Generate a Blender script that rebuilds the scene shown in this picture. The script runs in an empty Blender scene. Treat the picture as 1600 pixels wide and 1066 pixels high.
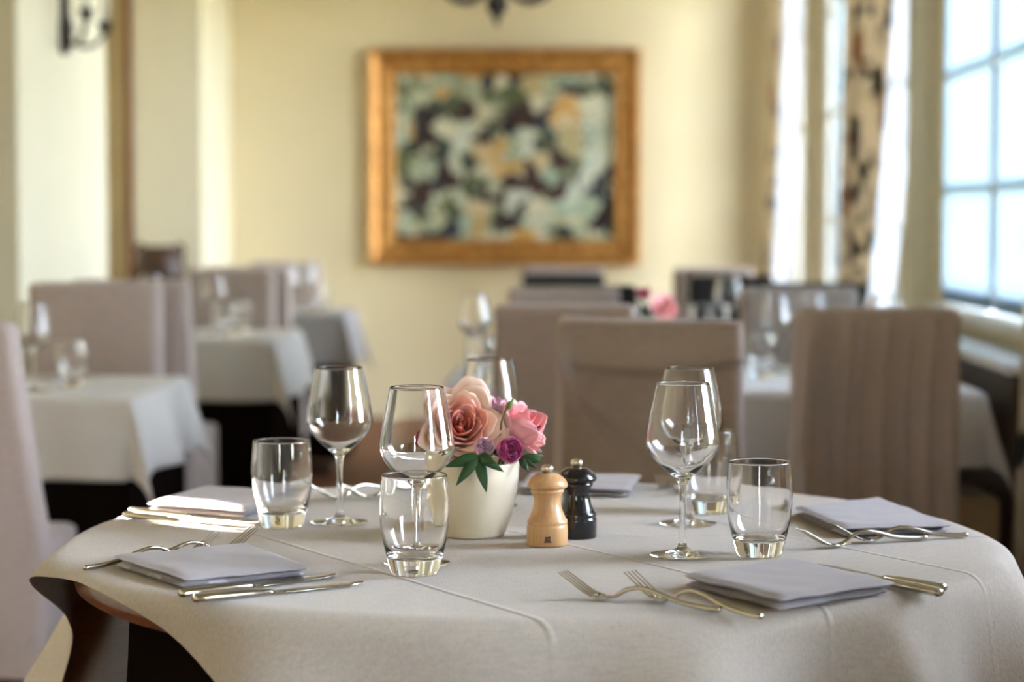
import bpy, bmesh, math, random
from mathutils import Vector, Matrix, Euler, noise as mnoise

random.seed(7)
PI = math.pi
S = bpy.context.scene
COL = S.collection

# ------------------------------------------------------------------ camera
CAM_Z, FPX, YAW, PITCH = 1.165, 3330.0, math.atan(100 / 3330.0), math.atan(188 / 3330.0)
camd = bpy.data.cameras.new('camera')
cam = bpy.data.objects.new('camera', camd)
COL.objects.link(cam)
cam.location = (0, 0, CAM_Z)
cam.rotation_euler = Euler((PI / 2 - PITCH, 0, YAW), 'XYZ')
camd.sensor_width = 36.0
camd.lens = FPX * 36.0 / 1600.0
camd.clip_start = 0.05
camd.dof.use_dof = True
camd.dof.focus_distance = 2.58
camd.dof.aperture_fstop = 3.2
S.camera = cam

# ------------------------------------------------------------------ world, sun, exposure
w = bpy.data.worlds.new('world'); S.world = w
w.use_nodes = True
wn = w.node_tree.nodes; wl = w.node_tree.links
wn.clear()
sky = wn.new('ShaderNodeTexSky'); sky.sky_type = 'NISHITA'
sky.sun_disc = False
sky.sun_elevation = math.radians(34); sky.sun_rotation = math.radians(-55)
sky.altitude = 200; sky.air_density = 1.0; sky.dust_density = 3.0; sky.ozone_density = 0.8
bgn = wn.new('ShaderNodeBackground'); bgn.inputs['Strength'].default_value = 1.0
won = wn.new('ShaderNodeOutputWorld')
hsv = wn.new('ShaderNodeHueSaturation'); hsv.inputs['Saturation'].default_value = 0.55
wl.new(sky.outputs[0], hsv.inputs['Color']); wl.new(hsv.outputs[0], bgn.inputs['Color']); wl.new(bgn.outputs[0], won.inputs['Surface'])

SUN_DIR = Vector((0.82 * math.cos(math.radians(25)), -0.572 * math.cos(math.radians(25)), -math.sin(math.radians(25))))
sd = bpy.data.lights.new('sun', 'SUN'); sd.energy = 30.0; sd.angle = math.radians(0.53); sd.color = (1.0, 0.93, 0.80)
so = bpy.data.objects.new('sun', sd); COL.objects.link(so)
so.rotation_euler = SUN_DIR.to_track_quat('-Z', 'Y').to_euler()
so.location = (-6, 8, 6)

S.view_settings.view_transform = 'Standard'
S.view_settings.look = 'None'
S.view_settings.gamma = 1.0
S.view_settings.use_curve_mapping = False
S.view_settings.exposure = 3.2
cy = S.cycles
cy.use_denoising = True
cy.max_bounces = 14; cy.diffuse_bounces = 6; cy.glossy_bounces = 6
cy.transmission_bounces = 12; cy.transparent_max_bounces = 12
cy.caustics_refractive = True; cy.caustics_reflective = False
cy.blur_glossy = 0.6
cy.sample_clamp_indirect = 8.0

# ------------------------------------------------------------------ pixel helper (measured on the photograph)
RM = cam.rotation_euler.to_matrix()
def ray(px, py):
    return RM @ Vector(((px - 800) / FPX, (533 - py) / FPX, -1.0))
def P(px, py, z):
    r = ray(px, py); t = (z - CAM_Z) / r.z
    return Vector((0, 0, CAM_Z)) + r * t
def D(px, py, y):
    r = ray(px, py); t = y / r.y
    return Vector((0, 0, CAM_Z)) + r * t

# ------------------------------------------------------------------ materials
MATS = {}
def sock(n, *names):
    for k in names:
        if k in n.inputs: return n.inputs[k]
def mat(name, col, rough=0.6, metal=0.0, **kw):
    m = bpy.data.materials.new(name); m.use_nodes = True
    nt = m.node_tree; b = nt.nodes['Principled BSDF']
    b.inputs['Base Color'].default_value = (*col, 1)
    b.inputs['Roughness'].default_value = rough
    b.inputs['Metallic'].default_value = metal
    for k, v in kw.items():
        s = sock(b, k.replace('_', ' '))
        if s: s.default_value = v
    MATS[name] = m
    return m
def nodes(m): return m.node_tree.nodes, m.node_tree.links, m.node_tree.nodes['Principled BSDF']
def N(ns, t, **kw):
    n = ns.new(t)
    for k, v in kw.items():
        if k in n.inputs: n.inputs[k].default_value = v
        else: setattr(n, k, v)
    return n
def coords(ns, ls, scale=(1, 1, 1), rot=(0, 0, 0)):
    tc = ns.new('ShaderNodeTexCoord'); mp = ns.new('ShaderNodeMapping')
    mp.inputs['Scale'].default_value = scale; mp.inputs['Rotation'].default_value = rot
    ls.new(tc.outputs['Object'], mp.inputs['Vector'])
    return mp.outputs[0]
def ramp(ns, stops, interp='LINEAR'):
    r = ns.new('ShaderNodeValToRGB'); r.color_ramp.interpolation = interp
    e = r.color_ramp.elements
    while len(e) < len(stops): e.new(0.5)
    for el, (p, c) in zip(e, stops):
        el.position = p; el.color = (*c, 1)
    return r
def scale_col(c, k): return tuple(min(1, x * k) for x in c)

def fabric(name, col, weave=700, var=0.12, bump=0.25, rough=0.9, rz=0.0, sheen=0.15, creases=None):
    m = mat(name, col, rough); ns, ls, b = nodes(m)
    sock(b, 'Sheen Weight').default_value = sheen
    sock(b, 'Specular IOR Level').default_value = 0.2
    v1 = coords(ns, ls, (weave, weave * 0.08, weave * 0.3), (0, 0, rz))
    v2 = coords(ns, ls, (weave * 0.08, weave, weave * 0.3), (0, 0, rz))
    n1 = N(ns, 'ShaderNodeTexNoise', Scale=1.0, Detail=1.0); ls.new(v1, n1.inputs['Vector'])
    n2 = N(ns, 'ShaderNodeTexNoise', Scale=1.0, Detail=1.0); ls.new(v2, n2.inputs['Vector'])
    ad = N(ns, 'ShaderNodeMath', operation='ADD'); ls.new(n1.outputs[0], ad.inputs[0]); ls.new(n2.outputs[0], ad.inputs[1])
    r = ramp(ns, [(0.25, scale_col(col, 1 - var)), (0.75, scale_col(col, 1 + var))])
    hf = N(ns, 'ShaderNodeMath', operation='MULTIPLY'); hf.inputs[1].default_value = 0.5
    ls.new(ad.outputs[0], hf.inputs[0]); ls.new(hf.outputs[0], r.inputs[0])
    ls.new(r.outputs[0], b.inputs['Base Color'])
    bp = N(ns, 'ShaderNodeBump', Strength=bump, Distance=0.0006)
    ls.new(hf.outputs[0], bp.inputs['Height'])
    last = bp
    if creases:                      # pressed fold lines in the linen
        ang, offs = creases
        tc = ns.new('ShaderNodeTexCoord')
        dt = N(ns, 'ShaderNodeVectorMath', operation='DOT_PRODUCT'); dt.inputs[1].default_value = (math.cos(ang), math.sin(ang), 0)
        ls.new(tc.outputs['Object'], dt.inputs[0])
        acc = None
        for o in offs:
            s = N(ns, 'ShaderNodeMath', operation='SUBTRACT'); s.inputs[1].default_value = o; ls.new(dt.outputs['Value'], s.inputs[0])
            a = N(ns, 'ShaderNodeMath', operation='ABSOLUTE'); ls.new(s.outputs[0], a.inputs[0])
            mr = N(ns, 'ShaderNodeMapRange', interpolation_type='SMOOTHSTEP'); mr.inputs['From Min'].default_value = 0.0; mr.inputs['From Max'].default_value = 0.006
            mr.inputs['To Min'].default_value = 1; mr.inputs['To Max'].default_value = 0
            ls.new(a.outputs[0], mr.inputs['Value'])
            if acc is None: acc = mr.outputs[0]
            else:
                q = N(ns, 'ShaderNodeMath', operation='ADD'); ls.new(acc, q.inputs[0]); ls.new(mr.outputs[0], q.inputs[1]); acc = q.outputs[0]
        sz = ns.new('ShaderNodeSeparateXYZ'); ls.new(tc.outputs['Object'], sz.inputs[0])
        mz = N(ns, 'ShaderNodeMapRange'); mz.inputs['From Min'].default_value = 0.725; mz.inputs['From Max'].default_value = 0.747; mz.inputs['To Min'].default_value = 0.12
        ls.new(sz.outputs['Z'], mz.inputs['Value'])
        mu = N(ns, 'ShaderNodeMath', operation='MULTIPLY'); ls.new(acc, mu.inputs[0]); ls.new(mz.outputs[0], mu.inputs[1]); acc = mu.outputs[0]
        b2 = N(ns, 'ShaderNodeBump', Strength=0.8, Distance=0.0022)
        ls.new(acc, b2.inputs['Height']); ls.new(bp.outputs[0], b2.inputs['Normal']); last = b2
    ls.new(last.outputs[0], b.inputs['Normal'])
    return m

def wall_mat(name, col):
    m = mat(name, col, 0.85); ns, ls, b = nodes(m)
    v = coords(ns, ls, (1, 1, 1))
    n1 = N(ns, 'ShaderNodeTexNoise', Scale=1.2, Detail=4.0); ls.new(v, n1.inputs['Vector'])
    r = ramp(ns, [(0.3, scale_col(col, 0.95)), (0.7, scale_col(col, 1.04))])
    ls.new(n1.outputs[0], r.inputs[0]); ls.new(r.outputs[0], b.inputs['Base Color'])
    n2 = N(ns, 'ShaderNodeTexNoise', Scale=90.0, Detail=3.0); ls.new(v, n2.inputs['Vector'])
    bp = N(ns, 'ShaderNodeBump', Strength=0.15, Distance=0.002); ls.new(n2.outputs[0], bp.inputs['Height']); ls.new(bp.outputs[0], b.inputs['Normal'])
    return m

def wood(name, c1, c2, rough=0.4, scale=(6, 6, 1.2), rings=14.0, bump=0.05, coat=0.0):
    m = mat(name, c1, rough); ns, ls, b = nodes(m)
    v = coords(ns, ls, scale)
    nz = N(ns, 'ShaderNodeTexNoise', Scale=rings, Detail=5.0, Roughness=0.6, Distortion=0.6); ls.new(v, nz.inputs['Vector'])
    r = ramp(ns, [(0.3, c2), (0.65, c1)]); ls.new(nz.outputs[0], r.inputs[0]); ls.new(r.outputs[0], b.inputs['Base Color'])
    bp = N(ns, 'ShaderNodeBump', Strength=bump, Distance=0.001); ls.new(nz.outputs[0], bp.inputs['Height']); ls.new(bp.outputs[0], b.inputs['Normal'])
    sock(b, 'Coat Weight').default_value = coat
    return m

def translucent(name, col, t=0.6, open_=0.0, pattern=None):
    m = bpy.data.materials.new(name); m.use_nodes = True
    ns, ls = m.node_tree.nodes, m.node_tree.links; ns.clear()
    out = ns.new('ShaderNodeOutputMaterial')
    df = ns.new('ShaderNodeBsdfDiffuse'); tl = ns.new('ShaderNodeBsdfTranslucent')
    df.inputs[0].default_value = (*col, 1); tl.inputs[0].default_value = (*col, 1)
    mx = ns.new('ShaderNodeMixShader'); mx.inputs[0].default_value = t
    ls.new(df.outputs[0], mx.inputs[1]); ls.new(tl.outputs[0], mx.inputs[2])
    last = mx
    if pattern:
        c = pattern(ns, ls)
        ls.new(c, df.inputs[0]); ls.new(c, tl.inputs[0])
    if open_ > 0:
        tr = ns.new('ShaderNodeBsdfTransparent'); m2 = ns.new('ShaderNodeMixShader'); m2.inputs[0].default_value = open_
        ls.new(mx.outputs[0], m2.inputs[1]); ls.new(tr.outputs[0], m2.inputs[2]); last = m2
    ls.new(last.outputs[0], out.inputs[0])
    MATS[name] = m
    return m

def curtain_pattern(ns, ls):
    v = coords(ns, ls, (6, 6, 6))
    n1 = N(ns, 'ShaderNodeTexNoise', Scale=1.6, Detail=3.0); ls.new(v, n1.inputs['Vector'])
    n2 = N(ns, 'ShaderNodeTexNoise', Scale=0.9, Detail=2.0); ls.new(coords(ns, ls, (6, 6, 5), (0.4, 0.2, 0.7)), n2.inputs['Vector'])
    base = ramp(ns, [(0.0, (0.03, 0.03, 0.035)), (0.40, (0.06, 0.06, 0.065)), (0.46, (0.62, 0.54, 0.42)), (1.0, (0.70, 0.62, 0.50))])
    ls.new(n1.outputs[0], base.inputs[0])
    acc = ramp(ns, [(0.0, (0, 0, 0)), (0.60, (0, 0, 0)), (0.66, (1, 1, 1)), (1, (1, 1, 1))]); ls.new(n2.outputs[0], acc.inputs[0])
    mx = ns.new('ShaderNodeMix'); mx.data_type = 'RGBA'
    ls.new(acc.outputs[0], mx.inputs[0]); ls.new(base.outputs[0], mx.inputs[6]); mx.inputs[7].default_value = (0.30, 0.13, 0.035, 1)
    return mx.outputs[2]

def pane_mat(name):
    m = bpy.data.materials.new(name); m.use_nodes = True
    ns, ls = m.node_tree.nodes, m.node_tree.links; ns.clear()
    out = ns.new('ShaderNodeOutputMaterial')
    tr = ns.new('ShaderNodeBsdfTransparent'); gl = ns.new('ShaderNodeBsdfGlossy'); gl.inputs['Roughness'].default_value = 0.02
    fr = ns.new('ShaderNodeFresnel'); fr.inputs[0].default_value = 1.45
    mx = ns.new('ShaderNodeMixShader')
    ls.new(fr.outputs[0], mx.inputs[0]); ls.new(tr.outputs[0], mx.inputs[1]); ls.new(gl.outputs[0], mx.inputs[2]); ls.new(mx.outputs[0], out.inputs[0])
    MATS[name] = m
    return m

wall_mat('plaster', (0.80, 0.69, 0.47))
wall_mat('plaster_pale', (0.76, 0.70, 0.54))
wall_mat('ceiling_paint', (0.66, 0.60, 0.46))
wall_mat('exterior_render', (0.75, 0.7, 0.6))
fabric('chair_linen', (0.43, 0.355, 0.325), weave=500, bump=0.3)
fabric('chair_black', (0.020, 0.019, 0.020), weave=500, sheen=0.02)
CREASE_ANG = math.radians(33)
TC = None
fabric('napkin_linen', (0.37, 0.335, 0.345), weave=900, var=0.06, bump=0.15)
fabric('table_white', (0.60, 0.565, 0.53), weave=600, var=0.07)
fabric('table_mid', (0.52, 0.49, 0.46), weave=600, var=0.07)
fabric('table_grey', (0.30, 0.28, 0.27), weave=600, var=0.07)
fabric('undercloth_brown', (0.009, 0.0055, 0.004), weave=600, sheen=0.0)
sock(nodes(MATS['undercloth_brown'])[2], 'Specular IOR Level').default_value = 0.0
fabric('undercloth_dark', (0.05, 0.045, 0.045), weave=600)
wood('dark_wood', (0.05, 0.025, 0.014), (0.03, 0.014, 0.008), 0.45)
wood('red_wood', (0.17, 0.045, 0.012), (0.10, 0.024, 0.007), 0.3, coat=0.3)
wood('beech', (0.70, 0.41, 0.19), (0.56, 0.30, 0.125), 0.32, scale=(14, 14, 1.5), rings=9, coat=0.25)
wood('oak_board', (0.20, 0.065, 0.018), (0.12, 0.036, 0.010), 0.65, scale=(5, 0.8, 5), rings=6)
mat('black_lacquer', (0.008, 0.008, 0.009), 0.18, Coat_Weight=0.5)
mat('steel', (0.55, 0.515, 0.44), 0.14, 1.0)
mat('brass_nickel', (0.72, 0.64, 0.50), 0.28, 1.0)
mat('cream_ceramic', (0.86, 0.77, 0.60), 0.12, Coat_Weight=0.4)
mat('iron', (0.035, 0.028, 0.022), 0.5, 0.6)
mat('candle_wax', (0.85, 0.83, 0.75), 0.5)
mat('white_paint', (0.80, 0.80, 0.78), 0.4)
mat('burnt_mark', (0.03, 0.012, 0.006), 0.8)
mat('leaf_green', (0.020, 0.075, 0.018), 0.35)
mat('bud_green', (0.16, 0.22, 0.05), 0.5)
mat('stem_green', (0.09, 0.12, 0.04), 0.55)
mat('moss', (0.015, 0.025, 0.012), 0.9)
for nm, c in (('rose_peach_inner', (0.93, 0.37, 0.29)), ('rose_peach', (0.93, 0.50, 0.40)), ('rose_peach_outer', (0.92, 0.68, 0.55)),
              ('rose_pink', (0.90, 0.36, 0.38)), ('rose_pink_pale', (0.91, 0.52, 0.52)), ('petal_mauve', (0.80, 0.42, 0.58)),
              ('petal_mauve_pale', (0.82, 0.55, 0.66)), ('petal_magenta', (0.50, 0.03, 0.20)), ('petal_magenta_light', (0.66, 0.10, 0.32)),
              ('petal_crimson', (0.42, 0.02, 0.07))):
    mat(nm, c, 0.55, Subsurface_Weight=0.15, Subsurface_Radius=(0.01, 0.004, 0.003), Sheen_Weight=0.2)
translucent('sheer_white', (0.48, 0.55, 0.60), 0.75, 0.01)
translucent('lining_white', (0.86, 0.88, 0.93), 0.45)
translucent('curtain_print', (0.5, 0.45, 0.36), 0.35, pattern=curtain_pattern)
pane_mat('pane_glass')
gm = mat('crystal', (1, 1, 1), 0.0, Transmission_Weight=1.0, IOR=1.48)

# gilt frame
g = mat('gilt', (0.50, 0.235, 0.055), 0.42, 0.55); ns, ls, b = nodes(g)
nz = N(ns, 'ShaderNodeTexNoise', Scale=22.0, Detail=4.0); ls.new(coords(ns, ls), nz.inputs['Vector'])
r = ramp(ns, [(0.35, (0.34, 0.14, 0.03)), (0.65, (0.62, 0.32, 0.09))]); ls.new(nz.outputs[0], r.inputs[0]); ls.new(r.outputs[0], b.inputs['Base Color'])
bp = N(ns, 'ShaderNodeBump', Strength=0.5, Distance=0.004); ls.new(nz.outputs[0], bp.inputs['Height']); ls.new(bp.outputs[0], b.inputs['Normal'])

# plain generic painted canvas: loose dabs of colour
cv = mat('canvas_dabs', (0.4, 0.4, 0.35), 0.5); ns, ls, b = nodes(cv)
v = coords(ns, ls, (11, 11, 11))
dn = N(ns, 'ShaderNodeTexNoise', Scale=0.7, Detail=3.0); ls.new(v, dn.inputs['Vector'])
sub = N(ns, 'ShaderNodeVectorMath', operation='MULTIPLY_ADD'); sub.inputs[1].default_value = (2.6, 2.6, 2.6)
ls.new(dn.outputs['Color'], sub.inputs[0]); ls.new(v, sub.inputs[2])
vo = N(ns, 'ShaderNodeTexVoronoi', feature='SMOOTH_F1', Scale=0.85, Smoothness=0.25); ls.new(sub.outputs[0], vo.inputs['Vector'])
sp = ns.new('ShaderNodeSeparateColor'); ls.new(vo.outputs['Color'], sp.inputs[0])
pal = ramp(ns, [(0.0, (0.010, 0.008, 0.014)), (0.20, (0.05, 0.018, 0.014)), (0.33, (0.025, 0.035, 0.055)), (0.45, (0.10, 0.12, 0.05)),
                (0.53, (0.50, 0.52, 0.36)), (0.64, (0.62, 0.66, 0.58)), (0.75, (0.33, 0.45, 0.35)), (0.85, (0.62, 0.30, 0.03)), (0.93, (0.66, 0.64, 0.48))])
ls.new(sp.outputs[0], pal.inputs[0]); ls.new(pal.outputs[0], b.inputs['Base Color'])

# glazed basket pot
wk = mat('wicker', (0.10, 0.045, 0.02), 0.45); ns, ls, b = nodes(wk)
nz = N(ns, 'ShaderNodeTexNoise', Scale=30.0, Detail=3.0); ls.new(coords(ns, ls, (1, 1, 3)), nz.inputs['Vector'])
r = ramp(ns, [(0.35, (0.018, 0.007, 0.004)), (0.65, (0.085, 0.034, 0.016))]); ls.new(nz.outputs[0], r.inputs[0]); ls.new(r.outputs[0], b.inputs['Base Color'])
fabric('stool_tan', (0.40, 0.27, 0.14), weave=500)
mat('ledge_stone', (0.60, 0.58, 0.57), 0.45)
gr = mat('lawn', (0.20, 0.20, 0.13), 0.9)

# ------------------------------------------------------------------ mesh helpers
def link(o, parent=None):
    COL.objects.link(o)
    if parent: o.parent = parent
    return o
def mesh_obj(name, vs, fs, m, parent=None, smooth=True, loc=None, rot=None):
    me = bpy.data.meshes.new(name); me.from_pydata([tuple(v) for v in vs], [], fs)
    me.validate()
    if smooth:
        for p in me.polygons: p.use_smooth = True
    me.materials.append(MATS[m] if isinstance(m, str) else m)
    o = bpy.data.objects.new(name, me); link(o, parent)
    if loc is not None: o.location = loc
    if rot is not None: o.rotation_euler = rot
    return o
def bm_obj(name, bm, m, parent=None, smooth=False, loc=None, rot=None):
    bmesh.ops.recalc_face_normals(bm, faces=bm.faces)
    me = bpy.data.meshes.new(name); bm.to_mesh(me); bm.free()
    if smooth:
        for p in me.polygons: p.use_smooth = True
    me.materials.append(MATS[m] if isinstance(m, str) else m)
    o = bpy.data.objects.new(name, me); link(o, parent)
    if loc is not None: o.location = loc
    if rot is not None: o.rotation_euler = rot
    return o
def box_bm(bm, x0, x1, y0, y1, z0, z1, bevel=0.0, seg=2):
    r = bmesh.ops.create_cube(bm, size=1.0)
    vs = r['verts']
    for v in vs:
        v.co = Vector((x0 + (v.co.x + .5) * (x1 - x0), y0 + (v.co.y + .5) * (y1 - y0), z0 + (v.co.z + .5) * (z1 - z0)))
    if bevel > 0:
        es = list({e for v in vs for e in v.link_edges})
        bmesh.ops.bevel(bm, geom=es, offset=bevel, segments=seg, affect='EDGES', profile=0.5)
def box(name, x0, x1, y0, y1, z0, z1, m, parent=None, bevel=0.0, loc=None, rot=None):
    bm = bmesh.new(); box_bm(bm, x0, x1, y0, y1, z0, z1, bevel)
    return bm_obj(name, bm, m, parent, False, loc, rot)
def lathe(name, prof, m, parent=None, seg=40, loc=None, rot=None, closed=False, smooth=True):
    vs, fs, rings = [], [], []
    for (r, z) in prof:
        if r < 1e-6:
            rings.append([len(vs)]); vs.append((0, 0, z))
        else:
            rings.append(list(range(len(vs), len(vs) + seg)))
            for k in range(seg):
                a = 2 * PI * k / seg; vs.append((r * math.cos(a), r * math.sin(a), z))
    pairs = list(zip(rings[:-1], rings[1:]))
    if closed: pairs.append((rings[-1], rings[0]))
    for A, B in pairs:
        if len(A) == 1 and len(B) == 1: continue
        for k in range(seg):
            k2 = (k + 1) % seg
            if len(A) == 1: fs.append((A[0], B[k2], B[k]))
            elif len(B) == 1: fs.append((A[k], A[k2], B[0]))
            else: fs.append((A[k], A[k2], B[k2], B[k]))
    bm = bmesh.new()
    bv = [bm.verts.new(v) for v in vs]
    for f in fs: bm.faces.new([bv[i] for i in f])
    return bm_obj(name, bm, m, parent, smooth, loc, rot)
def spline(pts, n):
    """Catmull-Rom through tuples"""
    out = []
    k = len(pts)
    for i in range(k - 1):
        p0, p1, p2, p3 = pts[max(0, i - 1)], pts[i], pts[i + 1], pts[min(k - 1, i + 2)]
        for j in range(n):
            t = j / n
            out.append(tuple(0.5 * ((2 * b_) + (-a_ + c_) * t + (2 * a_ - 5 * b_ + 4 * c_ - d_) * t * t + (-a_ + 3 * b_ - 3 * c_ + d_) * t ** 3)
                             for a_, b_, c_, d_ in zip(p0, p1, p2, p3)))
    out.append(tuple(pts[-1]))
    return out
def tube(name, pts, radii, m, parent=None, seg=10, loc=None, rot=None, flat=1.0, up=Vector((0, 0, 1))):
    vs, fs = [], []
    n = len(pts); pts = [Vector(p) for p in pts]
    if not hasattr(radii, '__len__'): radii = [radii] * n
    for i in range(n):
        t = (pts[min(n - 1, i + 1)] - pts[max(0, i - 1)]).normalized()
        u = up if abs(t.dot(up)) < 0.95 else Vector((1, 0, 0))
        s = t.cross(u).normalized(); q = s.cross(t).normalized()
        rr = radii[i]
        ra, rb = (rr if hasattr(rr, '__len__') else (rr, rr * flat))
        for k in range(seg):
            a = 2 * PI * k / seg
            vs.append(pts[i] + s * (ra * math.cos(a)) + q * (rb * math.sin(a)))
    for i in range(n - 1):
        for k in range(seg):
            k2 = (k + 1) % seg
            fs.append((i * seg + k, i * seg + k2, (i + 1) * seg + k2, (i + 1) * seg + k))
    fs.append(tuple(range(seg))[::-1]); fs.append(tuple((n - 1) * seg + k for k in range(seg)))
    return mesh_obj(name, vs, fs, m, parent, True, loc, rot)
def grid(name, fn, nu, nv, m, parent=None, thick=0.0, loc=None, rot=None):
    vs = [fn(i / nu, j / nv) for j in range(nv + 1) for i in range(nu + 1)]
    fs = [(j * (nu + 1) + i, j * (nu + 1) + i + 1, (j + 1) * (nu + 1) + i + 1, (j + 1) * (nu + 1) + i) for j in range(nv) for i in range(nu)]
    o = mesh_obj(name, vs, fs, m, parent, True, loc, rot)
    if thick:
        md = o.modifiers.new('thickness', 'SOLIDIFY'); md.thickness = thick; md.offset = 0
    return o
def thing(name, label, cat, loc=(0, 0, 0), rz=0.0, group=None):
    o = bpy.data.objects.new(name, None); COL.objects.link(o)
    o.empty_display_size = 0.1
    o.location = loc; o.rotation_euler = (0, 0, rz)
    return tag(o, label, cat, group)
def tag(o, label, cat, group=None):
    o['label'] = label; o['category'] = cat
    if group: o['group'] = group
    return o
def struct(o): o['kind'] = 'structure'; return o
def copy_tree(src, label, loc, rz=None, group=None, parent=None):
    c = src.copy(); COL.objects.link(c); c.parent = parent
    if parent is None:
        c.location = loc; c['label'] = label
        if rz is not None: c.rotation_euler = (0, 0, rz)
        if group: c['group'] = group
    for ch in list(src.children): copy_tree(ch, None, None, parent=c)
    return c
def nz3(x, y, z, s=1.0): return mnoise.noise(Vector((x * s, y * s, z * s)))

# ------------------------------------------------------------------ room shell
XR, XL, XLL, YF, YB, HC = 1.25, -2.04, -2.95, 12.6, -4.2, 2.95
# floor: base slab and oak boards running towards the far wall
flo = struct(box('floor', XLL - .2, XR + .3, YB - .2, YF + .2, -0.12, -0.012, 'dark_wood'))
bmesh_board = None
nb = 0
bx = XLL
BW, BL = 0.20, 2.4
row = 0
board_mesh = None
while bx < XR - 0.01:
    y = YB + (0.8 * row) % BL - BL
    while y < YF:
        y0, y1 = max(y, YB), min(y + BL, YF)
        if y1 - y0 > 0.05 and y1 > 4.0 and nb < 300:
            full = abs((y1 - y0) - BL) < 1e-6
            if full and board_mesh is not None:
                o = bpy.data.objects.new('plank', board_mesh); link(o, flo)
            else:
                o = box('plank', 0.001, BW - 0.001, 0.001, (y1 - y0) - 0.001, -0.012, 0, 'oak_board', flo, bevel=0.0015)
                if full: board_mesh = o.data
            o.location = (bx, y0, 0)
            nb += 1
        y += BL
    bx += BW; row += 1
bm = bmesh.new()
box_bm(bm, XLL, XR, YB, 1.61, -0.012, -0.0005)
struct(bm_obj('floor_rear', bm, 'oak_board'))
bmf = bmesh.new()
bx = XLL; row = 0
while bx < XR - 0.01:
    y = YB + (0.8 * row) % BL - BL
    while y < YF:
        y0, y1 = max(y, YB, 1.62), min(y + BL, YF)
        if y1 - y0 > 0.05 and not (min(y + BL, YF) > 4.0):
            box_bm(bmf, bx + .001, bx + BW - .001, y0 + .001, y1 - .001, -0.012, 0)
        y += BL
    bx += BW; row += 1
fr_ = bm_obj('near_planks', bmf, 'oak_board', flo); fr_['kind'] = 'stuff'

struct(box('ceiling', XLL - .2, XR + .3, YB - .2, YF + .2, HC, HC + 0.15, 'ceiling_paint'))
struct(box('wall_far', XLL - .2, XR + .3, YF, YF + 0.2, 0, HC, 'plaster'))
# left wall with a narrow window slot (sun strip) off to the left of the frame
# sun strip lands on the back-left napkin
N4c = P(300, 803, 0.75)
tleft = (XLL - N4c.x) / -SUN_DIR.x
SLOT = N4c - SUN_DIR * tleft
SW, SZ0, SZ1 = 0.20, SLOT.z - 0.22, SLOT.z + 0.10
bm = bmesh.new()
box_bm(bm, XLL - 0.1, XLL, YB, SLOT.y - SW / 2, 0, HC)
box_bm(bm, XLL - 0.1, XLL, SLOT.y + SW / 2, YF, 0, HC)
box_bm(bm, XLL - 0.1, XLL, SLOT.y - SW / 2, SLOT.y + SW / 2, 0, SZ0)
box_bm(bm, XLL - 0.1, XLL, SLOT.y - SW / 2, SLOT.y + SW / 2, SZ1, HC)
struct(bm_obj('wall_left', bm, 'plaster'))
# piers on the left
struct(box('wall_left_pier', XLL, XL, 7.76, 9.24, 0, HC, 'plaster_pale', bevel=0.006))
struct(box('wall_left_far_pier', -2.42, XL, 11.6, YF, 0, HC, 'plaster_pale', bevel=0.006))
struct(box('wall_left_recess', XLL, -2.42, 11.95, YF, 0, HC, 'plaster'))
struct(box('trim_1', -2.452, -2.42, 11.585, 11.95, 0, HC, 'oak_board', bevel=0.003))

# right wall: piers, sill walls, lintels round the window openings
WINS = [(7.9, 10.95), (4.4, 7.35), (-0.3, 1.7), (11.6, 12.4), (2.5, 3.2)]
SILLS = [0.12, 0.88, 0.88, 0.12, 0.88]
HEADS, WT = [2.75, 2.43, 2.43, 2.75, 2.43], 0.28
bm = bmesh.new()
edges = [YB] + [v for a in sorted(WINS) for v in a] + [YF]
for i in range(0, len(edges), 2):
    box_bm(bm, XR, XR + WT, edges[i], edges[i + 1], 0, HC, 0.02)
for (a, b_), SILL, HEAD in zip(WINS, SILLS, HEADS):
    box_bm(bm, XR, XR + WT, a, b_, 0, SILL - 0.03); box_bm(bm, XR, XR + WT, a, b_, HEAD, HC)
struct(bm_obj('wall_right', bm, 'plaster_pale'))
# half-round pilasters on the window piers
for k_, (py_, pr_) in enumerate(((7.6, 0.078), (11.28, 0.055))):
    pil = lathe('trim_%d' % (k_ + 2), [(0, 0), (pr_ * 1.25, 0), (pr_ * 1.25, 0.12), (pr_, 0.15), (pr_, HC - 0.12), (pr_ * 1.25, HC - 0.08), (pr_ * 1.25, HC), (0, HC)], 'plaster_pale', None, 32, (XR - 0.004, py_, 0))
    struct(pil)
# wall behind the camera, with one tall window
bm = bmesh.new()
box_bm(bm, XLL - .2, -0.75, YB - .2, YB, 0, HC); box_bm(bm, -0.2, XR + .3, YB - .2, YB, 0, HC)
box_bm(bm, -0.75, -0.2, YB - .2, YB, 0, 0.3); box_bm(bm, -0.75, -0.2, YB - .2, YB, 2.4, HC)
struct(bm_obj('wall_back', bm, 'plaster'))
struct(box('lawn_outside', -60, 60, -60, 80, -0.6, -0.55, 'lawn'))

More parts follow.
